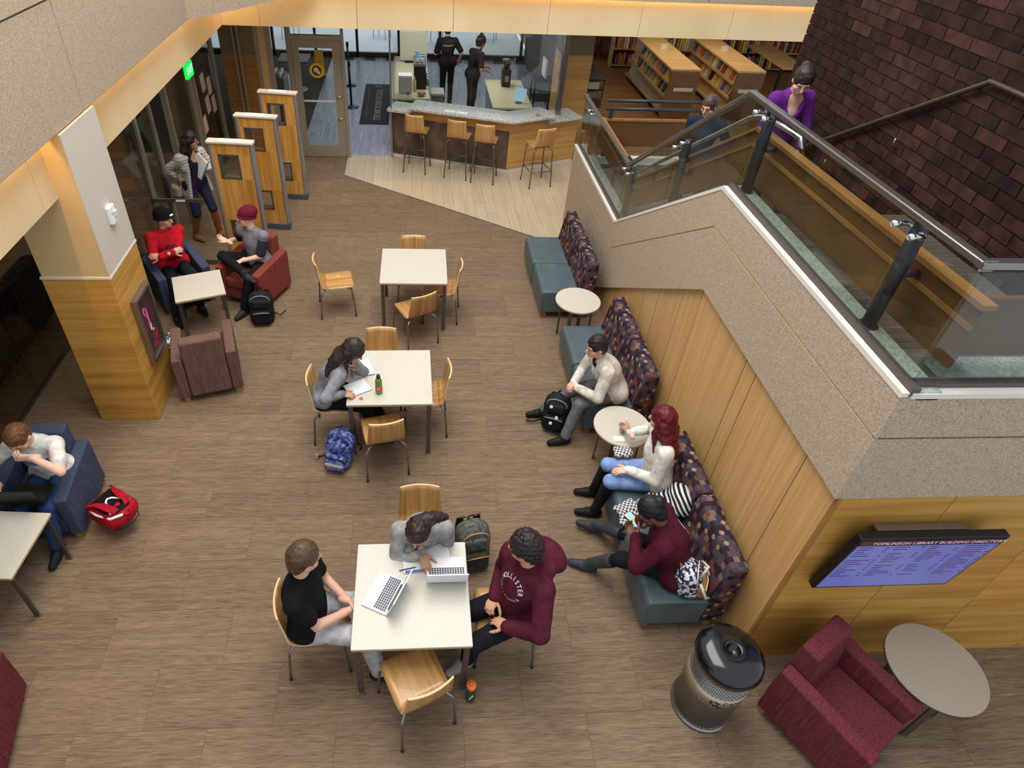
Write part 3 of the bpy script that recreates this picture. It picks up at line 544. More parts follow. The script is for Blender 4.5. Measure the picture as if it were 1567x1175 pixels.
def put_chair(x, y, deg, label): # deg: direction the seat faces, 0 = away from the camera
    o = ch if not used else copy_tree(ch); used.append(o); o.location = (x, y, 0); o.rotation_euler[2] = math.radians(deg); tag(o, label, 'chair', 'plywood chairs at the square tables')
put_chair(-1.0, 7.17, -80, 'oak plywood chair pulled well away from the unoccupied table')
put_chair(.02, 7.5, 180, 'oak plywood chair tucked in at the counter side of the unoccupied table')
put_chair(.385, 7.04, 84, 'oak plywood chair tucked in at the bench side of the unoccupied table')
put_chair(.04, 6.535, 26, 'oak plywood chair turned askew at the unoccupied table, near the next table')
put_chair(-.34, 5.44, 180, 'oak plywood chair backing toward the unoccupied table, tucked under the green bottle table')
put_chair(.14, 5.0, 90, 'oak plywood chair across from the woman in grey wool')
put_chair(-.29, 4.46, 12, 'oak plywood chair beside the blue backpack, backing toward the laptop table')
put_chair(-.80, 4.91, -90, 'oak plywood chair under the woman reading notebooks')
put_chair(.06, 3.24, 180, 'oak plywood chair under the woman typing on a laptop')
put_chair(-.73, 2.52, -84, 'oak plywood chair under the man in black T-shirt')
put_chair(.71, 2.53, 88, 'oak plywood chair under the man in maroon hoodie')
put_chair(.02, 2.05, 24, 'oak plywood chair with no one seated, pushed askew at the laptop table')
bsn = chair_proto(.75, 'bar_stool'); bsn.location = (.1, 11.77, 0); bsn.rotation_euler[2] = math.radians(-14)
tag(bsn, 'oak bar stool farthest along the dark counter, by the open cafe doorway', 'stool', 'bar stools at the counter')
dup(bsn, (.86, 11.54, 0), math.radians(-16), 'oak bar stool standing second from the open cafe doorway')
dup(bsn, (1.34, 11.36, 0), math.radians(-14), 'oak bar stool standing close beside the counter corner')
dup(bsn, (2.3, 11.22, 0), math.radians(14), 'oak bar stool before the oak end of the counter')
# armchairs ------------------------------------------------------------------
def fab(name, a, b_): return tex(name, 'noise', [a, b_], (30, 30, 2.5), .9, 'Object', 4, 2, .1, .0, spec=.15)
def armchair(loc, deg, m, label, bh=.82, seatm=None):
    t = empty('armchair', loc, math.radians(deg), label, 'armchair', 'lounge armchairs'); w = .335
    for s in (-1, 1):
        b = MB(); x0, x1 = (s * w, s * (w - .115)); x0, x1 = min(x0, x1), max(x0, x1)
        b.prism([(-.34, .07), (.33, .07), (.35, .56), (-.34, .61)], x0, x1).build('armrest', m, t, bevel=.022, seg=3)
        for y in (-.3, .28): MB().box(s * (w - .06) - .03, s * (w - .06) + .03, y - .03, y + .03, 0, .07).build('leg', MATS['cap_oak'], t)
    MB().prism([(-.36, .09), (-.2, .09), (-.15, .40), (-.215, bh), (-.35, bh)], -.216, .216).build('backrest', m, t, bevel=.025, seg=3)
    MB().box(-.216, .216, -.2, .325, .1, .27).build('base', m, t, bevel=.01, seg=2)
    MB().box(-.214, .214, -.17, .345, .272, .415).build('seat_cushion', seatm or m, t, bevel=.03, seg=3)
    return t
fblue = fab('blue_tweed', (54, 62, 80), (74, 82, 102)); fred = fab('red_tweed', (116, 52, 46), (142, 68, 58)); fbrown = fab('brown_tweed', (92, 68, 60), (118, 90, 80)); fburg = fab('burgundy_tweed', (86, 36, 42), (112, 52, 58))
armchair((-3.1, 7.45, 0), -145, fblue, 'blue tweed armchair holding the man in red sweatshirt')
armchair((-2.12, 7.52, 0), 156, fred, 'rust red armchair holding the man in maroon beanie')
armchair((-2.33, 5.76, 0), 17, fbrown, 'brown armchair with its back to the room beside the oak column')
armchair((-3.29, 3.9, 0), 184, fblue, 'blue tweed armchair holding the student with black laptop')
armchair((3.03, 1.83, 0), -149, fburg, 'burgundy armchair by the oak wall under the display screen', .84)
armchair((-3.1, 1.9, 0), 12, fburg, 'burgundy armchair cut by the frame near the low student table')
armchair((5.24, 20.3, 0), 180, fred, 'red armchair far back beside the book stacks')
# patterned bench units --------------------------------------------------------
def pattern(name, dark=1.0):
    m = mat(name, (60, 44, 52), .9, spec=.15); n, l = nt(m); b = n['Principled BSDF']
    tc = N(n, 'ShaderNodeTexCoord'); sp = N(n, 'ShaderNodeSeparateXYZ'); l.new(tc.outputs['Object'], sp.inputs[0])
    ma = lambda op, a, b_=None: (lambda q: (l.new(a, q.inputs[0]) if not isinstance(a, (int, float)) else setattr(q.inputs[0], 'default_value', a), (l.new(b_, q.inputs[1]) if not isinstance(b_, (int, float)) else setattr(q.inputs[1], 'default_value', b_)) if b_ is not None else None, q.outputs[0])[2])(N(n, 'ShaderNodeMath', operation=op))
    sn = N(n, 'ShaderNodeSeparateXYZ'); l.new(tc.outputs['Normal'], sn.inputs[0]); fe = ma('GREATER_THAN', ma('ABSOLUTE', sn.outputs[1]), .7); fs = ma('SUBTRACT', 1, fe)
    u = ma('MULTIPLY', ma('ADD', ma('MULTIPLY', sp.outputs[1], fs), ma('MULTIPLY', sp.outputs[0], fe)), 21); v = ma('MULTIPLY', ma('SUBTRACT', sp.outputs[2], ma('MULTIPLY', sp.outputs[0], fs)), 21)
    row = ma('FLOOR', u); v = ma('ADD', v, ma('MULTIPLY', ma('MODULO', row, 2), .5))
    cb = N(n, 'ShaderNodeCombineXYZ'); l.new(row, cb.inputs[0]); l.new(ma('FLOOR', v), cb.inputs[1])
    wn = N(n, 'ShaderNodeTexWhiteNoise', noise_dimensions='2D'); l.new(cb.outputs[0], wn.inputs[0])
    r = N(n, 'ShaderNodeValToRGB'); d = lambda c: tuple(x * dark for x in c)
    ramp(r, [(0, d((46, 34, 42))), (.28, d((84, 66, 70))), (.46, d((58, 56, 72))), (.62, d((112, 58, 50))), (.78, d((52, 34, 44))), (.9, d((118, 96, 84)))], 'CONSTANT'); l.new(wn.outputs[0], r.inputs[0])
    fu = ma('SUBTRACT', ma('FRACT', u), .5); fv = ma('SUBTRACT', ma('FRACT', v), .5); rr = ma('SQRT', ma('ADD', ma('MULTIPLY', fu, fu), ma('MULTIPLY', fv, fv)))
    wn2 = N(n, 'ShaderNodeTexWhiteNoise', noise_dimensions='2D'); ad = N(n, 'ShaderNodeVectorMath', operation='ADD'); ad.inputs[1].default_value = (17, 31, 0); l.new(cb.outputs[0], ad.inputs[0]); l.new(ad.outputs[0], wn2.inputs[0])
    dot = ma('MULTIPLY', ma('LESS_THAN', rr, .42), ma('GREATER_THAN', wn2.outputs[0], .87))
    mx = N(n, 'ShaderNodeMix', data_type='RGBA'); l.new(dot, mx.inputs[0]); l.new(r.outputs[0], mx.inputs[6]); mx.inputs[7].default_value = srgb(*d((154, 130, 96)))
    l.new(mx.outputs[2], b.inputs['Base Color']); return m
patt = pattern('check_and_dot_fabric'); vinyl = tex('teal_vinyl', 'noise', [(74, 88, 92), (86, 100, 103)], (2, 2, 2), .38, 'Object', 2, 2, spec=.45)
def bench(x, y, length, label, parts=True):
    t = empty('bench_unit', (x, y, 0), 0, label, 'bench', 'patterned benches along the oak wall'); h = length / 2 - .003
    MB().prism([(-.02, .1), (-.03, .38), (.0, .43), (.5, .425), (.5, .1)], -h, h, 'y').build('seat', vinyl, t, bevel=.022, seg=3)
    MB().prism([(.44, .12), (.46, .42), (.53, .86), (.67, .86), (.66, .12)], -h, h, 'y').build('backrest', patt, t, bevel=.025, seg=3)
    for sx in (.05, .58):
        for sy in (-h + .07, h - .07): MB().box(sx - .03, sx + .03, sy - .03, sy + .03, 0, .1).build('leg', MATS['cap_oak'], t)
bench(1.71, 8.06, .74, 'teal bench unit nearest the cafe counter with patterned back, no one on it')
bench(1.72, 7.31, .74, 'teal bench unit standing beside the bare round side table, no one on it')
bench(1.85, 5.87, .72, 'teal bench unit with an unoccupied seat beside the bare round table')
bench(1.85, 5.14, .72, 'teal bench unit under the man in cream jacket')
bench(1.86, 3.68, .73, 'teal bench unit under the red-haired woman with a plaid scarf on it')
bench(1.86, 2.94, .73, 'teal bench unit under the person with the phone and a floral bag')
lb = empty('bench_unit', (-4.95, 5.75, 0), 0, 'dark patterned bench behind the left glass partition', 'bench')
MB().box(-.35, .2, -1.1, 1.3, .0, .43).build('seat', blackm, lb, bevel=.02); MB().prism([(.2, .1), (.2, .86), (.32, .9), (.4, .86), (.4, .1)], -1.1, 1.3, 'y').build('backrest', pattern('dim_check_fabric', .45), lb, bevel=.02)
lc = empty('oak_cabinet', (-4.85, 4.2, 0), 0, 'low oak cabinet behind the left glass partition', 'cabinet'); MB().box(-.3, .3, -.38, .38, 0, .66).build('body', woodm('cabinet_oak', (120, 92, 50), (136, 106, 60), (146, 116, 70), (.5, .5, 6)), lc); MB().box(-.32, .32, -.4, .4, .66, .69).build('top', lam, lc)
# security gates -----------------------------------------------------------------
def gate(x, y, deg, label):
    t = empty('security_gate', (x, y, 0), math.radians(deg), label, 'gate', 'security gates at the entrance'); hw, d = .3, .05
    al = mat('gate_aluminium', (158, 156, 160), .35, .6); dk = mat('gate_base', (74, 80, 86), .6)
    MB().box(-hw, hw, -d, d, 0, .1).build('base', dk, t, bevel=.01)
    w0, w1 = -hw + .045, hw - .045
    for a, b, z0, z1 in ((w0, w1, .1, .34), (w0, w0 + .07, .34, .66), (w1 - .16, w1, .34, .66), (w0, w1, .66, 1.28), (w0, w0 + .07, 1.28, 1.62), (w1 - .16, w1, 1.28, 1.62), (w0, w1, 1.62, 1.76)):
        MB().box(a, b, -d + .006, d - .006, z0, z1).build('oak_panel', oak_gate, t)
    for z0, z1 in ((.34, .66), (1.28, 1.62)):
        for b in ((w0 + .07, w1 - .16, -d, d, z0, z0 + .025), (w0 + .07, w1 - .16, -d, d, z1 - .025, z1), (w0 + .07, w0 + .095, -d, d, z0, z1), (w1 - .185, w1 - .16, -d, d, z0, z1)): MB().box(*b).build('opening_frame', mat('gate_frame', (74, 70, 66), .4), t)
    for s in (-1, 1): MB().box(min(s * hw, s * (hw - .05)), max(s * hw, s * (hw - .05)), -d - .004, d + .004, .1, 1.77).build('edge_post', al, t, bevel=.018, seg=3)
    MB().box(-hw - .01, hw + .01, -d - .015, d + .015, 1.76, 1.8).build('cap', mat('gate_cap', (206, 198, 186), .4), t, bevel=.012); MB().box(-.14, .14, -d + .01, d - .01, 1.8, 1.806).build('cap_light', white, t)
gate(-2.38, 8.44, -5, 'oak security gate closest to the lounge armchairs')
gate(-2.23, 9.42, -7, 'oak security gate standing between the two others')
gate(-2.09, 10.49, -7, 'oak security gate closest to the cafe door')
# bin, display ---------------------------------------------------------------------
tc_ = empty('recycling_bin', (2.17, 2.0, 0), 0, 'silver mesh recycling bin with a glossy black dome lid', 'bin')
def meshm():
    m = mat('perforated_steel', (150, 146, 140), .35, .8); n, l = nt(m); b = n['Principled BSDF']
    tcn = N(n, 'ShaderNodeTexCoord'); sp = N(n, 'ShaderNodeSeparateXYZ'); l.new(tcn.outputs['Object'], sp.inputs[0])
    at = N(n, 'ShaderNodeMath', operation='ARCTAN2'); l.new(sp.outputs[1], at.inputs[0]); l.new(sp.outputs[0], at.inputs[1])
    cb = N(n, 'ShaderNodeCombineXYZ'); l.new(at.outputs[0], cb.inputs[0]); mz = N(n, 'ShaderNodeMath', operation='MULTIPLY'); mz.inputs[1].default_value = 4.8; l.new(sp.outputs[2], mz.inputs[0]); l.new(mz.outputs[0], cb.inputs[1])
    mp = N(n, 'ShaderNodeMapping'); mp.inputs['Rotation'].default_value = (0, 0, PI / 4); mp.inputs['Scale'].default_value = (10, 10, 10); l.new(cb.outputs[0], mp.inputs[0])
    ck = N(n, 'ShaderNodeTexVoronoi'); ck.inputs['Randomness'].default_value = 0; ck.inputs['Scale'].default_value = 1; l.new(mp.outputs[0], ck.inputs[0])
    lt = N(n, 'ShaderNodeMath', operation='GREATER_THAN'); lt.inputs[1].default_value = .36; l.new(ck.outputs['Distance'], lt.inputs[0]); l.new(lt.outputs[0], b.inputs['Alpha']); return m
MB().lathe([(.205, .02), (.21, .7)], 40).build('mesh_body', meshm(), tc_, True)
MB().lathe([(.19, .03), (.19, .68)], 32).build('liner', mat('bin_liner', (44, 42, 40), .5), tc_, True)
for z in (0, .69): MB().lathe([(.216, z), (.216, z + .035)], 40).build('rim', steel, tc_, True)
MB().lathe([(.2135, .40), (.2135, .53)], 40).build('label_band', mat('bin_band', (176, 164, 144), .35, .7), tc_, True)
bb = [(.225, .725), (.232, .745), (.226, .78), (.2, .81), (.15, .832), (.09, .844), (.056, .846), (.046, .838), (.04, .80), (.0, .8)]
MB().lathe(bb[:-1], 40).build('dome_lid', mat('gloss_black', (14, 14, 18), .16, coat=.3), tc_, True)
ink = mat('black_ink', (22, 22, 22), .6)
def curved_text(txt, size, R_, ang, z, par, rot=0):
    me = text_mesh(txt, size)
    for v in me.vertices:
        x, y = v.co.x, v.co.y; a = ang + x / R_; v.co = (math.cos(a) * R_, math.sin(a) * R_, z + y)
    me.materials.clear(); me.materials.append(ink); obj('lettering', me, par)
curved_text('CANS', .055, .2155, math.radians(-84), .495, tc_); curved_text('&', .03, .2155, math.radians(-84), .465, tc_); curved_text('BOTTLES', .05, .2155, math.radians(-84), .425, tc_)
for k in range(3):
    a = k * 2 * PI / 3 + PI / 2; b = MB(); R_ = .2155; pts = []
    for (u, v) in ((-.022, .02), (.012, .02), (.012, .012), (.03, .028), (.012, .044), (.012, .036), (-.022, .036)):
        x = u * math.cos(a) - v * math.sin(a); z = u * math.sin(a) + v * math.cos(a); t = math.radians(-116) + x * .85 / R_; pts.append((math.cos(t) * R_, math.sin(t) * R_, .465 + z * .85))
    b.add(pts, [tuple(range(7))]).build('recycle_arrow', ink, tc_)
tv = empty('display_screen', (3.22, 2.33, 1.475), 0, 'wall display with a maroon title bar listing the building directory', 'screen')
tilt = Matrix.Translation((0, -.1, 0)) @ Matrix.Rotation(math.radians(7), 4, 'X'); tw_, th_ = .485, .345
def tvb(name, b, m, par=None, **kw): o = MB().box(*b).build(name, m, par or tv, **kw); o.matrix_local = tilt; return o
tvb('housing', (-tw_, tw_, -.005, .05, -th_, th_), black, bevel=.006); tvb('panel', (-tw_ + .02, tw_ - .02, -.008, -.004, -th_ + .025, th_ - .085), mat('screen_blue', (104, 108, 172), .3, emit=.42))
tvb('title_bar', (-tw_ + .02, tw_ - .02, -.008, -.004, th_ - .083, th_ - .02), mat('screen_maroon', (66, 18, 34), .3, emit=.35))
MB().box(-.32, .32, -.06, 0, .1, .2).build('mount', dsteel, tv); MB().box(-.3, .3, -.05, 0, .27, .29).build('bracket', steel, tv)
tl = mat('screen_white', (200, 196, 214), .4, emit=.5); tt = mat('screen_text', (52, 50, 110), .4); tr_ = mat('screen_red_text', (120, 52, 96), .4)
text('TOMLINSON LIBRARY BUILDING DIRECTORY', .043, tilt @ frame((.05, -.0095, th_ - .052), (1, 0, 0), (0, 0, 1)), tl, tv)
bt, b2 = MB(), MB()
for c in range(4):
    for r in range(15):
        if random.random() < .12: continue
        x = -.45 + c * .235; z = th_ - .105 - r * .028; q = random.choice((bt, bt, b2)); w = .05 + random.random() * .11
        q.box(x, x + w, -.0088, -.008, z - .004, z + .004)
        if random.random() < .6: q.box(x + .18, x + .2, -.0088, -.008, z - .004, z + .004)
for q, m in ((bt, tt), (b2, tr_)): o_ = q.build('screen_text', m, tv); o_.matrix_local = tilt; o_['kind'] = 'stuff'
# ------------------------------------------------------------------ soft shapes: smooth unions of capsules, ellipsoids and boxes meshed by surface nets
A3 = lambda p: np.array(p, float)
def unit(v): v = A3(v); return v / (np.linalg.norm(v) + 1e-9)
class Soft:
    def __init__(s, vs): s.vs = vs; s.P = []; s.amp = 0; s.frq = 30
    def cap(s, a, b, ra, rb=None, k=.02, sub=0): s.P.append(('c', A3(a), A3(b), ra, ra if rb is None else rb, k, sub)); return s
    def ell(s, c, r, M=None, k=.02, sub=0): s.P.append(('e', A3(c), A3(r), np.eye(3) if M is None else np.array(M), 0, k, sub)); return s
    def box(s, c, h, M=None, rd=.02, k=.015, sub=0): s.P.append(('b', A3(c), A3(h), np.eye(3) if M is None else np.array(M), rd, k, sub)); return s
    def mesh(s):
        vs = s.vs; lo = []; hi = []
        for p in s.P:
            if p[0] == 'c': a = np.minimum(p[1] - p[3], p[2] - p[4]); b = np.maximum(p[1] + p[3], p[2] + p[4])
            else: R = np.abs(p[3]).dot(p[2]) if p[0] == 'b' else np.sqrt((p[3] ** 2).dot(p[2] ** 2)); a = p[1] - R; b = p[1] + R
            lo.append(a); hi.append(b)
        ad = [i for i, p in enumerate(s.P) if not p[6]]
        L0 = np.min([lo[i] for i in ad], 0) - 3 * vs; H0 = np.max([hi[i] for i in ad], 0) + 3 * vs; n = np.ceil((H0 - L0) / vs).astype(int) + 1
        F = np.full(n, .5, np.float32); ax = [L0[d] + vs * np.arange(n[d]) for d in range(3)]
        for p, a, b in zip(s.P, lo, hi):
            k = p[5]; m = k + 3 * vs; i0 = np.clip(((a - m - L0) / vs).astype(int), 0, n); i1 = np.clip(((b + m - L0) / vs).astype(int) + 2, 0, n)
            if (i1 <= i0).any(): continue
            sl = tuple(slice(x, y) for x, y in zip(i0, i1)); g = np.stack(np.meshgrid(*[ax[d][sl[d]] for d in range(3)], indexing='ij'), -1)
            if p[0] == 'c':
                ba = p[2] - p[1]; t = np.clip(((g - p[1]) @ ba) / (ba @ ba + 1e-12), 0, 1); d = np.linalg.norm(g - p[1] - t[..., None] * ba, axis=-1) - (p[3] + (p[4] - p[3]) * t)
            elif p[0] == 'e':
                q = (g - p[1]) @ p[3]; k0 = np.linalg.norm(q / p[2], axis=-1); k1 = np.linalg.norm(q / p[2] ** 2, axis=-1) + 1e-9; d = k0 * (k0 - 1) / k1
            else:
                q = np.abs((g - p[1]) @ p[3]) - (p[2] - p[4]); d = np.linalg.norm(np.maximum(q, 0), axis=-1) + np.minimum(q.max(-1), 0) - p[4]
            f = F[sl]
            if p[6]: d = -d; h = np.clip(.5 - .5 * (f - d) / k, 0, 1) if False else np.clip(.5 + .5 * (d - f) / k, 0, 1); F[sl] = f * (1 - h) + d * h + k * h * (1 - h)
            else: h = np.clip(.5 + .5 * (f - d) / k, 0, 1); F[sl] = f * (1 - h) + d * h - k * h * (1 - h)
        if s.amp:
            X, Y, Z = [a.astype(np.float32) for a in np.meshgrid(*ax, indexing='ij')]; q = s.frq
            F += s.amp * (np.sin(q * X + 2 * np.sin(.7 * q * Z)) * np.sin(q * 1.1 * Y + 1.7 * np.sin(.8 * q * X)) + .6 * np.sin(q * 1.3 * Z + 2 * np.sin(.6 * q * Y)))
        S_ = F < 0; c8 = [(i, j, k) for i in (0, 1) for j in (0, 1) for k in (0, 1)]
        sh = lambda Q, o: Q[o[0]:Q.shape[0] - 1 + o[0], o[1]:Q.shape[1] - 1 + o[1], o[2]:Q.shape[2] - 1 + o[2]]
        cnt = sum(sh(S_, o).astype(np.int8) for o in c8); I = np.argwhere((cnt > 0) & (cnt < 8))
        if not len(I): return np.zeros((0, 3)), np.zeros((0, 4), int)
        pos = np.zeros((len(I), 3)); w = np.zeros(len(I)); val = {o: F[I[:, 0] + o[0], I[:, 1] + o[1], I[:, 2] + o[2]] for o in c8}
        for a in c8:
            for d in range(3):
                if a[d]: continue
                b = tuple(a[e] + (e == d) for e in range(3)); va, vb = val[a], val[b]; m = (va < 0) != (vb < 0); t = np.where(m, va / np.where(m, va - vb, 1), 0)
                q = np.tile(np.array(a, float), (len(I), 1)); q[:, d] += t; pos[m] += q[m]; w[m] += 1
        V = L0 + (I + pos / w[:, None]) * vs; idx = np.full(F.shape, -1); idx[I[:, 0], I[:, 1], I[:, 2]] = np.arange(len(I)); Q = []
        for d in range(3):
            sl0 = [slice(1, -1)] * 3; sl1 = [slice(1, -1)] * 3; sl0[d] = slice(0, -1); sl1[d] = slice(1, None); s0 = S_[tuple(sl0)]; s1 = S_[tuple(sl1)]
            for flip, m in ((0, s0 & ~s1), (1, ~s0 & s1)):
                J = np.argwhere(m)
                if not len(J): continue
                for e in range(3):
                    if e != d: J[:, e] += 1
                u, v = [(1, 2), (2, 0), (0, 1)][d]; eu = np.eye(3, dtype=int)[u]; ev = np.eye(3, dtype=int)[v]; g = lambda K: idx[K[:, 0], K[:, 1], K[:, 2]]
                q = np.stack([g(J - eu - ev), g(J - ev), g(J), g(J - eu)], 1); Q.append(q[:, ::-1] if flip else q)
        Q = np.concatenate(Q); return V, Q[(Q >= 0).all(1)]
def soft_obj(name, softs, m, parent, label=None, origin=None):
    Vs = []; Qs = []; o = 0
    for s in softs:
        V, Q = s.mesh(); Vs.append(V); Qs.append(Q + o); o += len(V)
    V = np.concatenate(Vs).astype(np.float32); Q = np.concatenate(Qs).astype(np.int32)
    if origin is not None: V = V - A3(origin).astype(np.float32)
    me = D.meshes.new(name); me.vertices.add(len(V)); me.vertices.foreach_set('co', V.ravel()); me.loops.add(Q.size); me.loops.foreach_set('vertex_index', Q.ravel())
    me.polygons.add(len(Q)); me.polygons.foreach_set('loop_start', np.arange(0, Q.size, 4, dtype=np.int32)); me.polygons.foreach_set('use_smooth', np.ones(len(Q), bool))
    me.update(calc_edges=True); me.validate(); me.materials.append(m); return obj(name, me, parent, label=label)

# ------------------------------------------------------------------ people
def ik(a, c, l1, l2, pole):
    a, c = A3(a), A3(c); d = np.linalg.norm(c - a); u = (c - a) / d
    if d > (l1 + l2) * .995: c = a + u * (l1 + l2) * .995; d = (l1 + l2) * .995
    x = (d * d + l1 * l1 - l2 * l2) / (2 * d); h = math.sqrt(max(l1 * l1 - x * x, 1e-6)); p = A3(pole); p = unit(p - u * (p @ u)); return a + u * x + p * h, c
def rotv(v, axis, deg): return np.array(Matrix.Rotation(math.radians(deg), 3, Vector(axis)) @ Vector(v))
def hand_soft(w, d, n, side, curl=35, spread=1.0, k=1.0):
    """w wrist, d pointing direction, n palm normal (out of the palm); side +1 when the thumb lies along cross(d,n)"""
    d = unit(d); n = unit(A3(n) - d * (A3(n) @ d)); t = np.cross(d, n) * side; s = Soft(.0052); q = lambda a, b, c: w + (d * a + t * b + n * c) * k
    s.cap(q(-.05, 0, 0), q(.0, 0, 0), .028 * k, .026 * k, .01); M = np.stack([d, t, n], 1)
    s.ell(q(.045, .0, 0), (.052 * k, .041 * k, .017 * k), M, .012)
    for i, (b, L, r) in enumerate(((.028, .072, .0088), (.0095, .08, .009), (-.0095, .075, .0088), (-.027, .058, .008))):
        p = q(.075 - abs(b - .006) * .3, b, 0); dd = unit(d + t * (b * 3.0 * spread)); ax = np.cross(dd, n)
        for f, c in ((.45, .55), (.32, 1), (.25, .8)):
            dd = rotv(dd, ax, curl * c); e = p + dd * L * f * k; s.cap(p, e, r * k, r * .92 * k, .004); p = e
    p = q(.018, .03, .004); dd = unit(d * .62 + t * .75 + n * .25)
    for f in (.03, .032, .025): e = p + dd * f * k; s.cap(p, e, .0115 * k, .0095 * k, .005); p = e; dd = unit(dd + d * .35 + n * .15 * (curl / 35))
    return s
def shade(c, k): return tuple(min(255, x * k) for x in c)
def cloth(name, c, v=.12, sc=9, rough=.88): return tex(name, 'noise', [shade(c, 1 - v), c, shade(c, 1 + v)], (sc, sc, sc), rough, 'Object', 5, 2, .06, spec=.15)
SKIN = {'light': (214, 164, 138), 'fair': (226, 180, 156), 'tan': (196, 144, 112), 'dark': (112, 74, 56)}
people = []
def person(label, pel, yaw, lean=5, tilt=0, head=(0, 10), hands=None, elbow=None, feet=None, knee=None, skin='light', hair=('short', (70, 48, 34)), top=(60, 60, 60), sleeve=1.0, pants=(30, 30, 34), shoe=(26, 26, 28), boot=0, hd=None, hn=None, curl=(35, 35),
           footdir=None, stand=False, topm=None, pantsm=None, k=1.0, extra=None, hem=.02, vs=.0125, slouch=.03, neckline=None, hooded=False, fold=.0022, bulk=0.0, slv=None):
    P = A3(pel); ya = math.radians(yaw); f = A3((-math.sin(ya), math.cos(ya), 0)); r = A3((math.cos(ya), math.sin(ya), 0)); z = A3((0, 0, 1))
    root = empty('person', (P[0], P[1], P[2] - (.9 if stand else .54)), 0, label, 'person'); O_ = (P[0], P[1], P[2] - (.9 if stand else .54))
    u = rotv(z, r, -lean); u = rotv(u, f, tilt); ff = unit(np.cross(u, r)); rr = np.cross(ff, u) * 1.0
    if rr @ r < 0: rr = -rr
    chest = P + u * .30 * k + ff * slouch * .3; nb = P + u * .485 * k + ff * slouch; sh = [nb - u * .045 * k - rr * .172 * k, nb - u * .045 * k + rr * .172 * k]  # left, right
    hf = unit(rotv(f, z, head[0])); hr = unit(np.cross(hf, z)); hf = rotv(hf, hr, -head[1]); hu = unit(np.cross(hr, hf)); hc = nb + (u * .07 + hu * .115 + hf * .03) * k; HM = np.stack([hr, hf, hu], 1)
    hp = lambda a, b, c: hc + (hr * a + hf * b + hu * c) * k
    hip = [P - rr * .088 * k, P + rr * .088 * k]
    wr = []; el = []; kn = []; an = []
    for i, sg in enumerate((-1, 1)):
        tgt = hands[i] if hands else sh[i] - z * .5
        e, wv = ik(sh[i], tgt, .285 * k, .25 * k, elbow[i] if elbow else (rr * sg * .6 - z - f * .5)); el.append(e); wr.append(wv)
        ft = feet[i] if feet else P - z * .9; kk, av = ik(hip[i], ft, .425 * k, .42 * k, knee[i] if knee else (f + z * .5)); kn.append(kk); an.append(av)
    sm = mat('skin_' + skin, SKIN[skin], .55, spec=.35); nm = 'g%d' % len(people); people.append(root)
    # body: one mesh (trunk, limbs, head, hands)
    b = Soft(.016); b.cap(hip[0], hip[1], .1 * k, k=.04).cap(P, chest, .1 * k, .12 * k, .05).cap(sh[0], sh[1], .055 * k, k=.04).cap(chest, nb, .1 * k, .06 * k, .05)
    for i in (0, 1):
        b.cap(sh[i], el[i], .046 * k, .036 * k, .02).cap(el[i], wr[i], .038 * k, .027 * k, .012).cap(hip[i], kn[i], .07 * k, .05 * k, .03).cap(kn[i], an[i], .048 * k, .034 * k, .02)
        b.cap(an[i], an[i] - z * .03, .034)
    h = Soft(.0075); h.cap(nb - u * .04, hp(0, -.02, -.07), .056 * k, .05 * k, .02).ell(hp(0, -.012, .025), (.076 * k, .096 * k, .098 * k), HM, .02).ell(hp(0, .03, -.055), (.057 * k, .062 * k, .062 * k), HM, .03)
    h.cap(hp(0, .072, -.088), hp(0, .068, -.092), .022 * k, k=.02).cap(hp(0, .09, .012), hp(0, .108, -.026), .009 * k, .014 * k, .012).cap(hp(-.038, .074, .025), hp(.038, .074, .025), .013 * k, k=.02)
    for sg in (-1, 1): h.ell(hp(sg * .078, -.005, -.008), (.011 * k, .022 * k, .032 * k), HM, .008); h.ell(hp(sg * .034, .092, .002), (.019 * k, .014 * k, .012 * k), HM, .008, 1); h.ell(hp(sg * .045, .055, -.03), (.022 * k, .022 * k, .02 * k), HM, .02)
    hs = []
    for i, sg in enumerate((-1, 1)):
        dd = unit(hd[i]) if hd and hd[i] is not None else unit(wr[i] - el[i] + f * .05); nn = A3(hn[i]) if hn and hn[i] is not None else unit(-z * .8 - rr * sg * .6)
        nn2 = unit(nn - dd * (nn @ dd)); th = np.cross(dd, nn2); side = 1 if (th @ (-rr * sg + f * .6 + z * .2)) > 0 else -1
        hs.append(hand_soft(wr[i] + unit(wr[i] - el[i]) * .0, dd, nn, side, curl[i], 1, k))
    soft_obj('body', [b, h] + hs, sm, root, origin=O_)
    # face details
    ey = mat('eye_white', (170, 152, 140), .5); iris = mat('eye_dark', (40, 28, 22), .2); lip = mat('lip_' + skin, shade(SKIN[skin], .74), .5)
    hm = tex('hair_' + '_'.join(str(int(c)) for c in hair[1]), 'noise', [shade(hair[1], .62), hair[1], shade(hair[1], 1.4)], (40, 40, 9), .5, 'Object', 4, 3, .25, spec=.4)
    for sg in (-1, 1):
        e = soft_obj('eye', [Soft(.0026).ell(hp(sg * .034, .081, .002), (.0125, .0095, .0065), HM)], ey, root, origin=O_); soft_obj('iris', [Soft(.0022).ell(hp(sg * .034, .0885, .002), (.0058, .0038, .0058), HM)], iris, e, origin=O_)
        soft_obj('eyebrow', [Soft(.003).cap(hp(sg * .02, .093, .026), hp(sg * .05, .08, .028), .0042, .003)], hm, root, origin=O_)
    soft_obj('mouth', [Soft(.003).cap(hp(-.02, .089, -.058), hp(.02, .089, -.058), .0055).cap(hp(0, .093, -.058), hp(0, .093, -.06), .006, k=.01)], lip, root, origin=O_)
    # hair
    st_, hcx = hair[0], hair[1]; q = Soft(.0078)
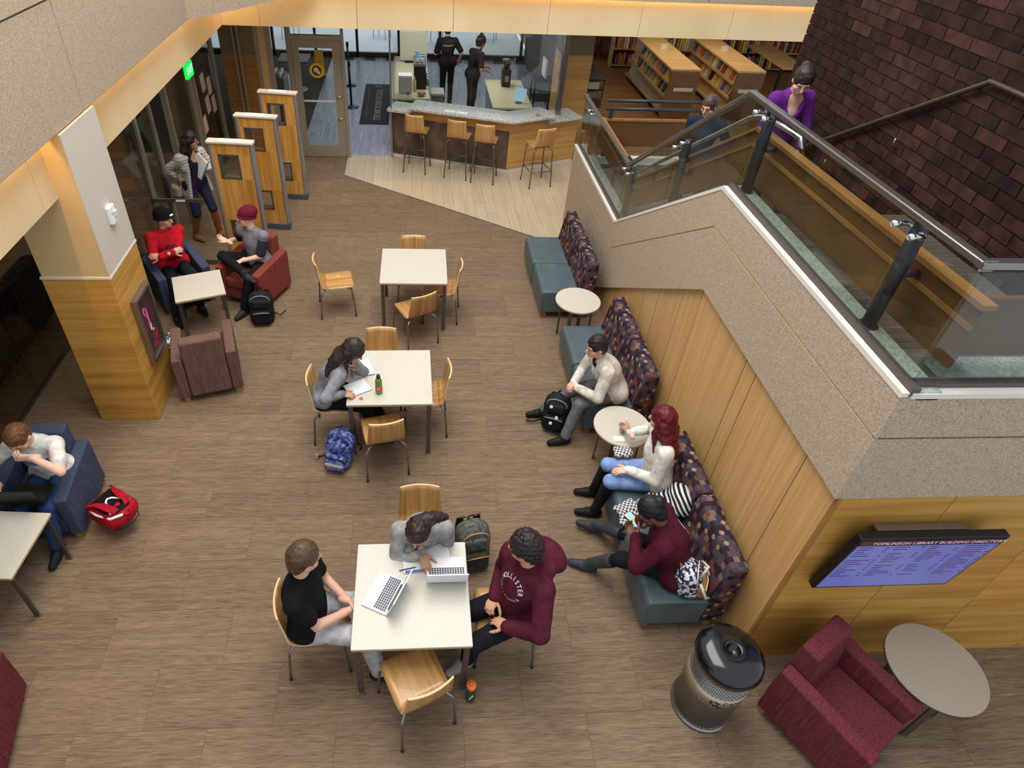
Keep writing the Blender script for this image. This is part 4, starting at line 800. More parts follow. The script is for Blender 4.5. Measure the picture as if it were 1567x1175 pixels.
    if st_ not in ('beanie',):
        g = .012 if st_ in ('short', 'bun', 'pony') else .019; q.ell(hp(0, -.018, .036), ((.078 + g) * k, (.094 + g) * k, (.096 + g) * k), HM).ell(hp(0, -.055, -.03), (.074 * k, .058 * k, .075 * k), HM, .02)
        if st_ in ('long', 'longwave'):
            for t in np.linspace(-1, 1, 7):
                x = t * .078; p0 = hp(x, -.05 - .02 * (1 - t * t), .0); p1 = hp(x * 1.25, -.075 - .03 * (1 - t * t), -.13); p2 = nb + (rr * x * 1.5 - ff * (.105 + .02 * (1 - t * t)) - u * .12) * k
                gg = 1.25 if st_ == 'longwave' else 1; q.cap(p0, p1, .034 * gg, .036 * gg, .02).cap(p1, p2, .036 * gg, .024 * gg, .02)
            for sg in (-1, 1):
                q.cap(hp(sg * .08, .0, .03), hp(sg * .092, .02, -.1), .022, .022, .02); q.cap(hp(sg * .092, .02, -.1), nb + (rr * sg * .1 + ff * .075 - u * .1) * k, .024, .016, .02)
        if st_ == 'pony': q.ell(hp(-.05, -.1, .03), (.05, .045, .05), HM, .03); [q.cap(hp(-.06 + x, -.12, .03), hp(-.12 + x * 1.5, -.15, -.05), .034, .022, .03) for x in (-.03, 0, .03)]
        if st_ == 'bun': q.ell(hp(0, -.1, .075), (.05, .045, .045), HM, .01)
        if st_ == 'curly': q.amp = .0075; q.frq = 110
        elif st_ in ('long', 'longwave', 'pony'): q.amp = .004 if st_ != 'pony' else .0055; q.frq = 60 if st_ != 'pony' else 85
        elif st_ == 'cap': pass
        else: q.amp = .0022; q.frq = 90
        fw = .072 if st_ not in ('long', 'longwave') else .064
        q.ell(hp(0, .115, -.055), (fw * k, .09 * k, .098 * k), HM, .012, 1).ell(hp(0, .03, -.12), (.055 * k, .09 * k, .06 * k), HM, .01, 1)
        if st_ in ('short', 'curly'): [q.ell(hp(sg * .095, .012, -.03), (.035 * k, .036 * k, .045 * k), HM, .008, 1) for sg in (-1, 1)]
        soft_obj('hair', [q], hm, root, origin=O_)
    if st_ in ('beanie', 'cap'):
        c = Soft(.0078); slou = hair[3] if len(hair) > 3 else 0
        c.ell(hp(0, -.02, .045), (.093 * k, .11 * k, .108 * k), HM)
        if slou: c.ell(hp(0, -.07, .07), (.085 * k, .09 * k, .085 * k), HM, .03)
        c.box(hp(0, .02, -.105), (.2, .3, .1), np.stack([hr, rotv(hf, hr, 14), rotv(hu, hr, 14)], 1), .005, .006, 1)
        for t in np.linspace(0, 2 * PI, 15)[:-1]: c.cap(hp(.089 * math.cos(t), -.012 + .105 * math.sin(t), .012 + .026 * math.sin(t)), hp(.089 * math.cos(t + .45), -.012 + .105 * math.sin(t + .45), .012 + .026 * math.sin(t + .45)), .013, k=.01)
        soft_obj('beanie', [c], cloth('knit_%d_%d_%d' % hair[2], hair[2], .15, 30), root, origin=O_)
    # clothes
    s = Soft(vs); s.amp = fold; s.frq = 26; B = bulk
    s.cap(hip[0] + u * hem, hip[1] + u * hem, (.122 + B) * k, k=.05).cap(P + u * .05, chest, (.122 + B) * k, (.138 + B) * k, .05).ell(chest + u * .03 + ff * .01, ((.168 + B) * k, (.118 + B) * k, .17 * k), np.stack([rr, ff, u], 1), .04).cap(sh[0], sh[1], .068 * k, k=.05).cap(chest + u * .1, nb + u * .005, .1 * k, .066 * k, .03)
    for i in (0, 1):
        if sleeve > .5:
            s.cap(sh[i], el[i], (.064 + B * .5) * k, (.053 + B * .5) * k, .03); t = (sleeve - .5) * 2; s.cap(el[i], el[i] + (wr[i] - el[i]) * t * .97, (.054 + B * .5) * k, (.054 - .015 * t + B * .4) * k, .015)
        elif sleeve > 0: s.cap(sh[i], sh[i] + (el[i] - sh[i]) * sleeve * 2, .064 * k, .062 * k, .03)
    if slv:
        for i in (0, 1): q = Soft(vs); q.cap(sh[i] + (el[i] - sh[i]) * .22, sh[i] + (el[i] - sh[i]) * sleeve * 2.02, .069 * k, .066 * k, .03); soft_obj('sleeve', [q], cloth('cloth_%d_%d_%d' % slv, slv), root, origin=O_)
    if hooded:
        for t in np.linspace(-1.25, 1.25, 9): a = PI * (1.5) + t; s.ell(nb + (rr * math.cos(a) * .11 + ff * (math.sin(a) * .085 - .035) + u * (.015 + .01 * abs(t))) * k, (.06, .058, .055), None, .03)
        s.ell(nb - ff * .19 * k + u * .0, (.155, .1, .1), np.stack([rr, ff, u], 1), .04)
    else:
        for t in np.linspace(0, 2 * PI, 13)[:-1]: s.cap(nb + (rr * math.cos(t) * .066 + ff * math.sin(t) * .066 + u * .022) * k, nb + (rr * math.cos(t + .53) * .066 + ff * math.sin(t + .53) * .066 + u * .022) * k, .012, k=.01)
    if neckline: s.ell(nb + ff * .1 * k - u * neckline * .25, (neckline * .62, .12, neckline), np.stack([rr, ff, u], 1), .01, 1)
    if extra: extra(s, dict(P=P, u=u, f=f, ff=ff, rr=rr, nb=nb, sh=sh, el=el, wr=wr, hip=hip, kn=kn, an=an, chest=chest, z=z))
    so = soft_obj('shirt', [s], topm or cloth('cloth_%d_%d_%d' % top, top), root, origin=O_)
    t = Soft(vs); t.amp = .0018; t.frq = 30; t.cap(hip[0], hip[1], .114 * k, k=.05).cap(P, P + u * .07, .112 * k, k=.04)
    for i in (0, 1):
        end = kn[i] + (an[i] - kn[i]) * (.93 if not boot else max(0, .9 - boot)); t.cap(hip[i], kn[i], .088 * k, .066 * k, .04).cap(kn[i], end, .066 * k, (.056 if not boot else .052) * k, .02)
    soft_obj('trousers', [t], pantsm or cloth('cloth_%d_%d_%d' % pants, pants), root, origin=O_)
    for i in (0, 1):
        fd = footdir[i] if footdir and footdir[i] is not None else unit((an[i] - kn[i]) * A3((.35, .35, 0)) + f); fd = unit(fd); q = Soft(.0085); d0 = -z if abs(fd[2]) < .5 else np.cross(unit(np.cross(fd, z)), fd)
        q.cap(an[i] - fd * .035 + d0 * .045, an[i] + fd * .06 + d0 * .045, .042 * k, .044 * k, .02).cap(an[i] + fd * .06 + d0 * .048, an[i] + fd * .16 + d0 * .053, .043 * k, .033 * k, .02).cap(an[i], an[i] + d0 * .04, .045 * k, k=.02)
        if boot: q.cap(an[i], kn[i] + (an[i] - kn[i]) * max(.02, 1 - boot * 1.1), .046 * k, .062 * k, .015)
        q.box(an[i] + fd * .05 + d0 * .19, (.3, .3, .1), np.stack([fd, np.cross(d0, fd), d0], 1), .004, .004, 1)
        soft_obj('shoe', [q], cloth('leather_%d_%d_%d' % shoe, shoe, .1, 6, .5), root, origin=O_)
    return dict(root=root, shirt=so, nb=nb, ff=ff, rr=rr, u=u, chest=chest, O=A3(O_), hp=hp, hr=hr, hf=hf, hu=hu, wr=wr, el=el, sh=sh, hip=hip, kn=kn, an=an, P=P)
def decal(p, me, M, m, name, surf=None, off=.004):
    """project a flat mesh (in plane of M) onto a garment"""
    so = surf or p['shirt']; bv = BVHTree.FromPolygons([v.co for v in so.data.vertices], [tuple(q.vertices) for q in so.data.polygons]); n = M.to_3x3() @ Vector((0, 0, 1)); me.transform(M)
    for v in me.vertices:
        hit = bv.ray_cast(Vector(v.co) - Vector(p['O']) + n * .2, -n, .5)[0]
        if hit: v.co = hit + n * off
        else: v.co = Vector(v.co) - Vector(p['O'])
    me.materials.clear(); me.materials.append(m); return obj(name, me, p['root'])
def chest_frame(p, dx, dz, rot=0, back=False):
    sg = -1 if back else 1; o = p['chest'] + p['rr'] * dx + p['u'] * dz + p['ff'] * .15 * sg
    return frame(o, p['rr'] * -1 * -1 * (1 if not back else -1) * -1 if not back else p['rr'], p['u'])
# --- at the laptop table
V_ = lambda *a: A3(a)
pA = person('man in black T-shirt and pale grey sweatpants seated at the laptop table', (-.77, 2.5, .545), -98, -4, 0, (34, 12), [(-.475, 2.54, .66), (-.46, 2.46, .67)], [V_(-.3, .5, -.6), V_(-.3, -.5, -.6)], [(-.22, 2.78, .09), (-.26, 2.28, .09)],
            k=1.06, hair=('short', (78, 58, 40)), top=(22, 22, 24), sleeve=.31, pants=(176, 174, 172), shoe=(40, 40, 44), skin='light', hd=[V_(.8, -.3, -.1), V_(.8, .3, -.1)], hn=[V_(0, -.8, -.5), V_(0, .8, -.5)], curl=(40, 40))
pB = person('woman in grey sweater leaning over the laptop table and typing', (.07, 3.16, .545), 181, 24, 0, (-22, 42), [(.07, 2.98, .785), (.075, 2.83, .80)], [V_(1, .0, -.7), V_(-1, .2, -.3)], [(.2, 2.95, .09), (-.03, 2.95, .09)],
            hair=('pony', (44, 30, 26)), top=(150, 148, 144), sleeve=1.0, pants=(40, 42, 52), skin='tan', hd=[V_(-1, -.1, 0), V_(.25, -1, -.15)], hn=[V_(0, -.2, -1), V_(0, 0, -1)], curl=(22, 20))
pC = person('man in maroon hoodie with white lettering seated at the laptop table', (.79, 2.52, .545), 122, -7, 0, (-56, 12), [(.66, 2.29, .69), (.6, 2.52, .68)], [V_(.55, -.8, -.2), V_(.2, .8, -.6)], [(.42, 2.36, .09), (.34, 2.68, .09)],
            k=1.06, hair=('curly', (34, 26, 22)), top=(78, 26, 40), pants=(24, 25, 30), shoe=(150, 146, 140), skin='tan', hooded=True, hd=[V_(-.6, .7, -.3), V_(-.5, -.8, -.2)], hn=[V_(.2, 0, -1), V_(.2, 0, -1)], curl=(25, 60), bulk=.02)
wl = mat('white_print', (226, 218, 214), .7)
def arc_text(p, txt, R_, a0, a1, size, dz, flip=False):
    n = len(txt)
    for i, c in enumerate(txt):
        if c == ' ': continue
        a = math.radians(a0 + (a1 - a0) * i / (n - 1)); x, y = R_ * math.cos(a), R_ * math.sin(a); o = p['chest'] + p['ff'] * .16 + p['u'] * (dz + y) - p['rr'] * x
        up = p['u'] * math.sin(a) - p['rr'] * math.cos(a); up = -up if flip else up; ri = np.cross(up, p['ff'])
        decal(p, text_mesh(c, size), frame(o, ri, up), wl, 'print_letter')
arc_text(pC, 'HOLLISTER', .092, 165, 15, .045, .04); arc_text(pC, 'CALIFORNIA', .096, 200, 340, .036, .04, True)
# --- at the bottle table
pD = person('woman in grey wool sweater reading notebooks at the bottle table', (-.9, 4.9, .545), -92, 20, 0, (-8, 36), [(-.58, 4.87, .96), (-.67, 4.64, .785)], [V_(.5, .5, -1), V_(-.4, -.9, -.2)], [(-.35, 5.05, .09), (-.38, 4.72, .09)],
            hair=('long', (44, 34, 32)), top=(126, 128, 132), pants=(24, 24, 28), shoe=(60, 60, 64), skin='tan', hd=[V_(.0, -.1, 1), V_(.95, -.1, -.1)], hn=[V_(-1, 0, 0), V_(0, 0, -1)], curl=(35, 45), slouch=.05)
# --- lounge armchairs
pE = person('man in red sweatshirt and black beanie sitting with folded arms in the blue armchair', (-3.13, 7.47, .50), -145, -6, 0, (42, 8), [(-3.14, 7.16, .80), (-2.99, 7.22, .83)], [V_(.9, .5, -.4), V_(-.9, -.3, -.4)], [(-2.78, 7.12, .09), (-3.02, 6.86, .09)],
            hair=('beanie', (40, 32, 28), (24, 22, 24)), top=(176, 24, 36), pants=(26, 26, 30), shoe=(32, 32, 36), skin='light', hd=[V_(-.8, -.3, .2), V_(.8, .5, .1)], hn=[V_(-.3, .6, -.3), V_(-.3, .6, -.3)], bulk=.008)
for dz, L_ in ((.03, 7), (-.17, 10)):
    for i in range(L_): decal(pE, MB().add([(-.006, -.012, 0), (.006, -.012, 0), (.006, .012, 0), (-.006, .012, 0)], [(0, 1, 2, 3)]).mesh('print_mark', blackm), frame(pE['chest'] + pE['ff'] * .16 + pE['u'] * dz + pE['rr'] * (i - L_ / 2 + .5) * .018, np.cross(pE['u'], pE['ff']), pE['u']), mat('dark_print', (60, 18, 24), .8), 'print_mark')
soft_obj('beanie_logo', [Soft(.004).cap(pE['hp'](-.015, .112, .07), pE['hp'](.02, .108, .075), .012)], white, pE['root'], origin=pE['O'])
pF = person('man in maroon beanie and grey T-shirt talking with crossed legs in the rust armchair', (-2.04, 7.56, .50), 152, 0, 0, (-50, 6), [(-2.2, 7.3, .66), (-2.40, 7.55, .80)], [V_(.6, .2, -.8), V_(-.6, .3, -.8)], [(-2.2, 7.04, .09), (-2.14, 7.12, .60)],
            [V_(-.2, -1, .5), V_(-.9, -.2, .4)], hair=('beanie', (120, 60, 52), (104, 26, 48), 1), top=(122, 118, 124), sleeve=.4, slv=(48, 50, 58), pants=(24, 24, 28), shoe=(44, 46, 50), skin='fair', hd=[V_(-.6, -.5, -.1), V_(-.7, .1, .35)], hn=[V_(0, 0, -1), V_(.2, -.3, 1)], curl=(45, 25), footdir=[None, V_(.75, -.4, -.25)])
pG = person('student in white T-shirt resting his chin on a hand in the blue armchair', (-3.19, 3.98, .50), 182, 9, 0, (-4, 32), [(-3.08, 3.66, 1.02), (-3.46, 3.62, .66)], [V_(1, -.2, -.8), V_(-.9, .0, -.5)], [(-3.1, 3.45, .09), (-3.4, 3.42, .09)],
            hair=('short', (104, 64, 40)), top=(206, 204, 198), sleeve=.33, pants=(44, 62, 104), shoe=(34, 36, 40), skin='fair', hd=[V_(-.55, -.35, .4), V_(.1, -1, -.2)], hn=[V_(-.3, .6, .2), V_(0, 0, -1)], curl=(48, 25))
for dz in (.02, .05): decal(pG, MB().add([(-.11 + .022 * i, s * .012, 0) for s in (-1, 1) for i in range(11)], [(i, i + 1, i + 12, i + 11) for i in range(10)]).mesh('shirt_stripe', white), frame(pG['chest'] + pG['ff'] * .16 + pG['u'] * dz, np.cross(pG['u'], pG['ff']), pG['u']), mat('stripe_blue', (92, 100, 132), .8), 'shirt_stripe')
# --- benches
pH = person('man in cream jacket leaning forward on the bench with hands clasped', (2.14, 4.98, .525), 98, 24, 0, (4, 12), [(1.70, 4.86, .64), (1.68, 4.93, .655)], [V_(.3, -.8, -.6), V_(.3, .8, -.6)], [(1.62, 4.68, .09), (1.45, 5.10, .09)],
            hair=('short', (34, 28, 26)), top=(204, 196, 184), pants=(104, 104, 104), shoe=(26, 26, 30), skin='light', hd=[V_(-.7, .5, -.1), V_(-.6, -.6, -.1)], hn=[V_(0, .4, -.8), V_(0, -.4, -.8)], curl=(50, 50), neckline=.06, bulk=.01)
soft_obj('undershirt', [Soft(.01).ell(pH['nb'] + pH['ff'] * .045 - pH['u'] * .03, (.06, .05, .075), np.stack([pH['rr'], pH['ff'], pH['u']], 1))], blackm, pH['root'], origin=pH['O'])
pI = person('red-haired woman in white sweater and ripped jeans reaching to the round table', (2.24, 3.78, .525), 84, 2, 4, (-34, 8), [(1.94, 3.74, .66), (2.04, 4.12, .74)], [V_(.5, -.7, -.6), V_(.4, .6, -.6)], [(1.74, 3.74, .09), (1.78, 3.98, .09)],
            hair=('longwave', (92, 18, 28)), top=(222, 216, 206), pants=(126, 150, 196), shoe=(26, 26, 30), boot=.8, skin='fair', hd=[V_(-.9, .1, -.2), V_(-.3, .9, .1)], hn=[V_(0, 0, -1), V_(-.8, -.3, .2)], curl=(22, 40), bulk=.006)
pJ = person('person in maroon sweater and grey boots looking at a phone on the bench', (2.12, 2.86, .525), 72, 20, 0, (0, 40), [(1.78, 2.98, .74), (1.84, 3.12, .74)], [V_(-.5, -.9, -.6), V_(.5, .7, -.6)], [(1.56, 3.16, .09), (1.66, 3.60, .09)],
            hair=('bun', (24, 22, 24)), top=(74, 22, 36), pants=(26, 27, 32), shoe=(58, 60, 66), boot=.62, skin='dark', hd=[V_(-.35, .9, .1), V_(-.7, .5, .15)], hn=[V_(-.2, .2, 1), V_(-.2, -.3, 1)], curl=(38, 38), bulk=.018, hem=-.02)
for i, (dx, dz, a) in enumerate(((-.1, .06, .3), (-.1, .02, -.4), (-.06, .05, 1.1), (-.05, .0, .2), (-.08, -.04, 1.4), (-.12, -.01, .8))):
    decal(pJ, MB().add([(-.02, -.007, 0), (.02, -.007, 0), (.02, .007, 0), (-.02, .007, 0)], [(0, 1, 2, 3)]).mesh('back_print', wl), frame(pJ['chest'] - pJ['ff'] * .2 + pJ['u'] * (dz + .05) - pJ['rr'] * dx, pJ['rr'], pJ['u']) @ Matrix.Rotation(a, 4, 'Z'), wl, 'back_print')
# --- standing woman, stair and cafe
pK = person('woman in navy top, jeans and tan boots standing by the entrance with a folder', (-3.19, 9.14, .87), -128, 0, 0, (40, 6), [(-3.06, 9.1, 1.1), (-3.33, 9.02, .97)], [V_(.6, .2, -1), V_(-1, -.1, .1)], [(-2.99, 9.14, .09), (-3.32, 9.02, .09)],
            hair=('longwave', (36, 28, 28)), top=(28, 32, 54), sleeve=0, pants=(36, 42, 66), shoe=(140, 88, 46), boot=.85, skin='tan', stand=True, k=.98, neckline=.1, hd=[V_(-.4, -.2, .3), V_(.6, .3, -.3)], hn=[V_(-.4, .3, .2), V_(.3, .6, -.2)], knee=[V_(.6, -.8, .1), V_(.6, -.8, .1)])
cardm = tex('striped_cardigan', 'wave', [(206, 196, 188), (200, 190, 182), (158, 148, 150)], (1, 1, 1), .9, 'Object', 1, 7, rot=(0, PI / 2, 0), lo=.3, hi=.95, dist=1)
cg = Soft(.0115)
for i, sg in enumerate((-1, 1)):
    cg.cap(pK['sh'][i], pK['el'][i], .06, .053, .03).cap(pK['el'][i], pK['el'][i] + (pK['wr'][i] - pK['el'][i]) * .7, .053, .045, .02); a = pK['nb'] + pK['rr'] * sg * .1
    cg.cap(pK['nb'] + pK['rr'] * sg * .085 - V_(0, 0, .012), pK['sh'][i], .05, .066, .03).cap(pK['sh'][i] - pK['ff'] * .02, pK['sh'][i] - V_(0, 0, .14) - pK['rr'] * sg * .02, .07, .06, .04)
    for d in np.linspace(-.1, .05, 5): cg.cap(a + pK['ff'] * d - V_(0, 0, .04), a + pK['ff'] * d * 1.35 + pK['rr'] * sg * .085 - V_(0, 0, .62 - .1 * abs(d)), .026, .024, .03)
for x in np.linspace(-.1, .1, 5): cg.cap(pK['nb'] + pK['rr'] * x - pK['ff'] * .1 - V_(0, 0, .03), pK['nb'] + pK['rr'] * x * 1.3 - pK['ff'] * .15 - V_(0, 0, .62), .024, .024, .04)
soft_obj('cardigan', [cg], cardm, pK['root'], origin=pK['O'])
for sg in (-1, 1): MB().tube([A3(pK['hp'](sg * .034 + .023 * math.cos(t), .101, .003 + .018 * math.sin(t))) - pK['O'] for t in np.linspace(0, 2 * PI, 13)], .0022, 5).build('glasses', black, pK['root'], True)
pL = person('woman in purple top coming up the stair beside the brick wall', (3.55, 6.1, 2.82), 188, 8, 0, (-22, 34), [(3.75, 5.9, 2.76), (3.37, 5.93, 2.72)], [V_(.6, .3, -.6), V_(-.6, .3, -.6)], [(3.63, 5.62, 2.215), (3.47, 5.92, 2.04)],
            hair=('bun', (48, 36, 32)), top=(104, 40, 128), sleeve=.9, pants=(40, 40, 48), shoe=(52, 54, 60), skin='fair', stand=True, neckline=.13, k=.98, footdir=[V_(0, -1, 0), V_(0, -1, 0)], knee=[V_(0, -1, .3), V_(0, -1, .2)])
pM = person('man with red glasses in a dark denim jacket on the low stair landing', (3.62, 7.72, 1.99), 150, 4, 0, (-20, 16), [(3.79, 7.5, 1.99), (3.39, 7.62, 1.96)], None, [(3.75, 7.62, 1.165), (3.53, 7.82, 1.165)],
            hair=('short', (78, 62, 50)), top=(40, 46, 58), pants=(34, 36, 44), skin='light', stand=True, k=.98, knee=[V_(-.4, -1, .1), V_(-.4, -1, .1)])
for sg in (-1, 1): MB().tube([A3(pM['hp'](sg * .034 + .024 * math.cos(t), .101, .003 + .019 * math.sin(t))) - pM['O'] for t in np.linspace(0, 2 * PI, 13)], .003, 5).build('glasses', mat('red_frame', (150, 36, 40), .4), pM['root'], True)
pN = person('cafe worker in black uniform seen from behind between the cafe counters', (.82, 15.5, .94), 8, 2, 0, (0, 14), [(.62, 15.8, 1.12), (1.08, 15.62, .95)], None, [(.72, 15.5, .09), (.9, 15.55, .09)],
            hair=('cap', (40, 32, 28), (24, 24, 26)), top=(26, 26, 28), sleeve=.4, pants=(24, 24, 26), skin='light', stand=True, k=1.02, vs=.014, knee=[V_(0, 1, 0), V_(0, 1, 0)])
for i in range(9): decal(pN, MB().add([(-.008, -.01, 0), (.008, -.01, 0), (.008, .01, 0), (-.008, .01, 0)], [(0, 1, 2, 3)]).mesh('back_print', wl), frame(pN['chest'] - pN['ff'] * .2 + pN['u'] * .07 + pN['rr'] * (i - 4) * .026, pN['rr'], pN['u']), mat('yellow_print', (196, 168, 40), .8), 'back_print')
pO = person('barista in black cap and uniform working behind the inner cafe counter', (1.32, 14.6, .94), -60, 8, 0, (0, 24), [(1.62, 14.85, 1.05), (1.62, 14.55, 1.05)], None, [(1.28, 14.66, .09), (1.3, 14.5, .09)],
            hair=('cap', (40, 30, 28), (22, 22, 26)), top=(28, 28, 32), sleeve=.4, pants=(26, 26, 30), skin='tan', stand=True, vs=.014, knee=[V_(.6, .6, 0), V_(.6, .6, 0)])
# ------------------------------------------------------------------ bags
def backpack(loc, rz, rx, label, m, m2, size=(.15, .1, .42), ry=0, trim=None, straps=True, z0=0):
    t = empty('backpack', loc, 0, label, 'bag'); t.rotation_euler = (math.radians(rx), math.radians(ry), math.radians(rz)); w, d, h = size
    s = Soft(.0085); s.amp = .003; s.frq = 34; s.box((0, 0, h * .42), (w, d, h * .42), None, .06, .04).ell((0, .01, h * .78), (w * .92, d * .9, h * .24), None, .06); soft_obj('body', [s], m, t)
    s = Soft(.0085); s.amp = .002; s.frq = 40; s.box((0, -d - .015, h * .26), (w * .78, .045, h * .22), None, .035, .03); soft_obj('front_pocket', [s], m2, t)
    s = Soft(.0085); s.box((0, -d * .8, h * .66), (w * .7, .04, h * .14), None, .03, .02); soft_obj('upper_pocket', [s], m, t)
    tm = trim or mat('zip_grey', (150, 148, 144), .4)
    MB().tube([(-w * .74, -d * .75, h * .5)] + [(w * .8 * math.sin(a), -d * .78 - .012, h * (.78 + .16 * math.cos(a))) for a in np.linspace(-1.3, 1.3, 9)] + [(w * .74, -d * .75, h * .5)], .005, 6).build('zip', tm, t, True)
    MB().tube([(-w * .7, -d - .055, h * .42), (0, -d - .064, h * .45), (w * .7, -d - .055, h * .42)], .005, 6).build('zip', tm, t, True)
    MB().tube([(-.03, d * .6, h * .97), (-.02, d * .6, h * 1.05), (.02, d * .6, h * 1.05), (.03, d * .6, h * .97)], .009, 6).build('handle', m2, t, True)
    if straps:
        for sg in (-1, 1):
            b = MB(); pts = [Vector(p) for p in ((sg * .05, d, h * .92), (sg * .075, d + .04, h * .85), (sg * .085, d + .05, h * .6), (sg * .1, d + .035, h * .35), (sg * w * .9, d, h * .1))]; v = []
            for p, ww in zip(pts, (.025, .034, .034, .022, .012)): v += [p + Vector((-ww, -.006, 0)), p + Vector((ww, -.006, 0)), p + Vector((ww, .006, 0)), p + Vector((-ww, .006, 0))]
            b.add(v, [(i * 4 + j, i * 4 + (j + 1) % 4, i * 4 + 4 + (j + 1) % 4, i * 4 + 4 + j) for i in range(4) for j in range(4)] + [(0, 1, 2, 3), (16, 17, 18, 19)]).build('strap', m2, t, bevel=.004)
    return t
bkm = cloth('black_nylon', (30, 30, 34), .15, 14, .6); bkm2 = cloth('black_nylon_dark', (22, 22, 26), .15, 14, .55)
bp = backpack((-1.94, 6.9, 0), 8, -10, 'black backpack with grey zips standing against the rust armchair', bkm, bkm2, (.15, .11, .42))
MB().tube([(.13, .05, .1), (.22, .02, .05), (.3, .02, .12)], .008, 6).build('loose_strap', bkm2, bp, True)
camo = tex('blue_camo', 'noise', [(28, 30, 62), (52, 64, 126), (86, 104, 170), (132, 142, 190), (36, 34, 62)], (14, 14, 14), .7, 'Object', 3, 2, lo=.32, hi=.68, interp='CONSTANT')
bp = backpack((-.76, 4.42, 0), -14, -14, 'blue camouflage backpack on the carpet beside the reading woman', camo, camo, (.135, .1, .42), 4, mat('zip_black', (20, 20, 24), .5))
MB().box(-.09, .09, -.17, -.155, .085, .115).build('reflective_strip', mat('strip_grey', (170, 166, 150), .6), bp, bevel=.004); MB().tube([(-.13, .05, .06), (-.2, .04, .03), (-.23, .03, .02)], .008, 6).build('loose_strap', bkm2, bp, True); MB().box(-.26, -.22, .01, .04, .0, .05).build('strap_end', mat('strap_tan', (150, 140, 126), .6), bp)
redm = cloth('red_nylon', (158, 22, 38), .15, 14, .6)
bp = backpack((-2.86, 3.86, .17), 58, 80, 'red and black backpack lying straps up beside the blue armchair', redm, redm, (.15, .1, .42), 0, mat('zip_black', (20, 20, 24), .5))
MB().tube([(-.1, .115, .36), (-.03, .122, .2), (.0, .124, .18), (.03, .122, .2), (.1, .115, .36)], .009, 8).build('white_piping', white, bp, True); MB().tube([(-.13, .06, .05), (-.145, .07, .2), (-.12, .07, .36), (-.04, .08, .43)], .012, 8).build('white_piping', white, bp, True)
MB().prism([(-.11, .06), (.11, .06), (.12, .3), (.07, .39), (-.07, .39), (-.12, .3)], .095, .112, 'y').build('back_panel', bkm2, bp, bevel=.006); MB().tube([(.12, .06, .06), (.16, .05, -.02), (.17, .03, -.07)], .008, 6).build('loose_strap', bkm2, bp, True)
bp = backpack((1.55, 4.93, 0), -24, -16, 'black backpack with white badges between the feet of the man in cream', bkm, bkm2, (.14, .1, .4))
for x, z in ((-.05, .3), (.03, .2), (-.02, .12)): MB().lathe([(.018, 0), (.018, .006)], 14).build('badge', white, bp).matrix_local = Matrix.Translation((x, -.135 if z > .25 else -.16, z)) @ Matrix.Rotation(PI / 2, 4, 'X')
MB().tube([(-.12, .0, .06), (-.22, -.05, .02), (-.3, -.06, .012)], .009, 6).build('loose_strap', bkm2, bp, True)
grn = cloth('olive_grey_nylon', (84, 88, 80), .3, 16, .6)
bp = backpack((.53, 3.3, 0), 12, -6, 'grey and olive backpack on the carpet beside the typing woman', grn, cloth('dark_olive', (50, 54, 44), .2, 14, .6), (.14, .11, .46), 0, mat('zip_orange', (214, 130, 70), .5))
flor = tex('floral_print', 'vor', [(30, 32, 48), (206, 202, 206), (70, 84, 120), (226, 222, 220), (38, 40, 58)], (1, 1, 1), .8, 'Object', 2, 52, lo=.1, hi=.9, interp='CONSTANT')
tan_l = mat('tan_leather', (164, 112, 66), .5); cream = mat('cream_strap', (214, 200, 180), .6)
bp = backpack((2.2, 2.70, .435), 66, -14, 'floral backpack with cream straps leaning on the patterned bench back', flor, tan_l, (.12, .085, .3), 0, cream, False)
for pts in ([(-.06, -.1, .25), (-.02, -.15, .34), (.05, -.1, .3)], [(.06, -.12, .22), (.08, -.16, .1), (.1, -.14, .01)], [(-.09, -.1, .2), (-.12, -.14, .08), (-.06, -.16, .012)]): MB().tube(pts, .011, 8).build('strap', cream, bp, True)
backpack((-2.84, 6.16, 0), 40, -6, 'blue and white floral bag on the carpet between the oak column and brown armchair', tex('blue_floral', 'vor', [(40, 52, 110), (214, 216, 226), (84, 96, 150), (228, 226, 230)], (1, 1, 1), .8, 'Object', 2, 34, lo=.1, hi=.9, interp='CONSTANT'), flor, (.12, .08, .3), 0, white, False)
hb = empty('shoulder_bag', (-3.45, 8.98, .72), math.radians(-30), 'pink and black shoulder bag at the hip of the standing woman', 'bag')
s = Soft(.008); s.box((0, 0, .1), (.11, .055, .1), None, .05, .03); soft_obj('body', [s], mat('bag_pink', (178, 142, 132), .6), hb); s = Soft(.008); s.box((.0, .0, .02), (.112, .058, .035), None, .03); soft_obj('base', [s], blackm, hb)
MB().tube([(-.08, 0, .18), (-.03, .02, .4), (.09, .02, .62), (.13, .03, .6), (.1, 0, .18)], .008, 6).build('strap', tan_l, hb, True)
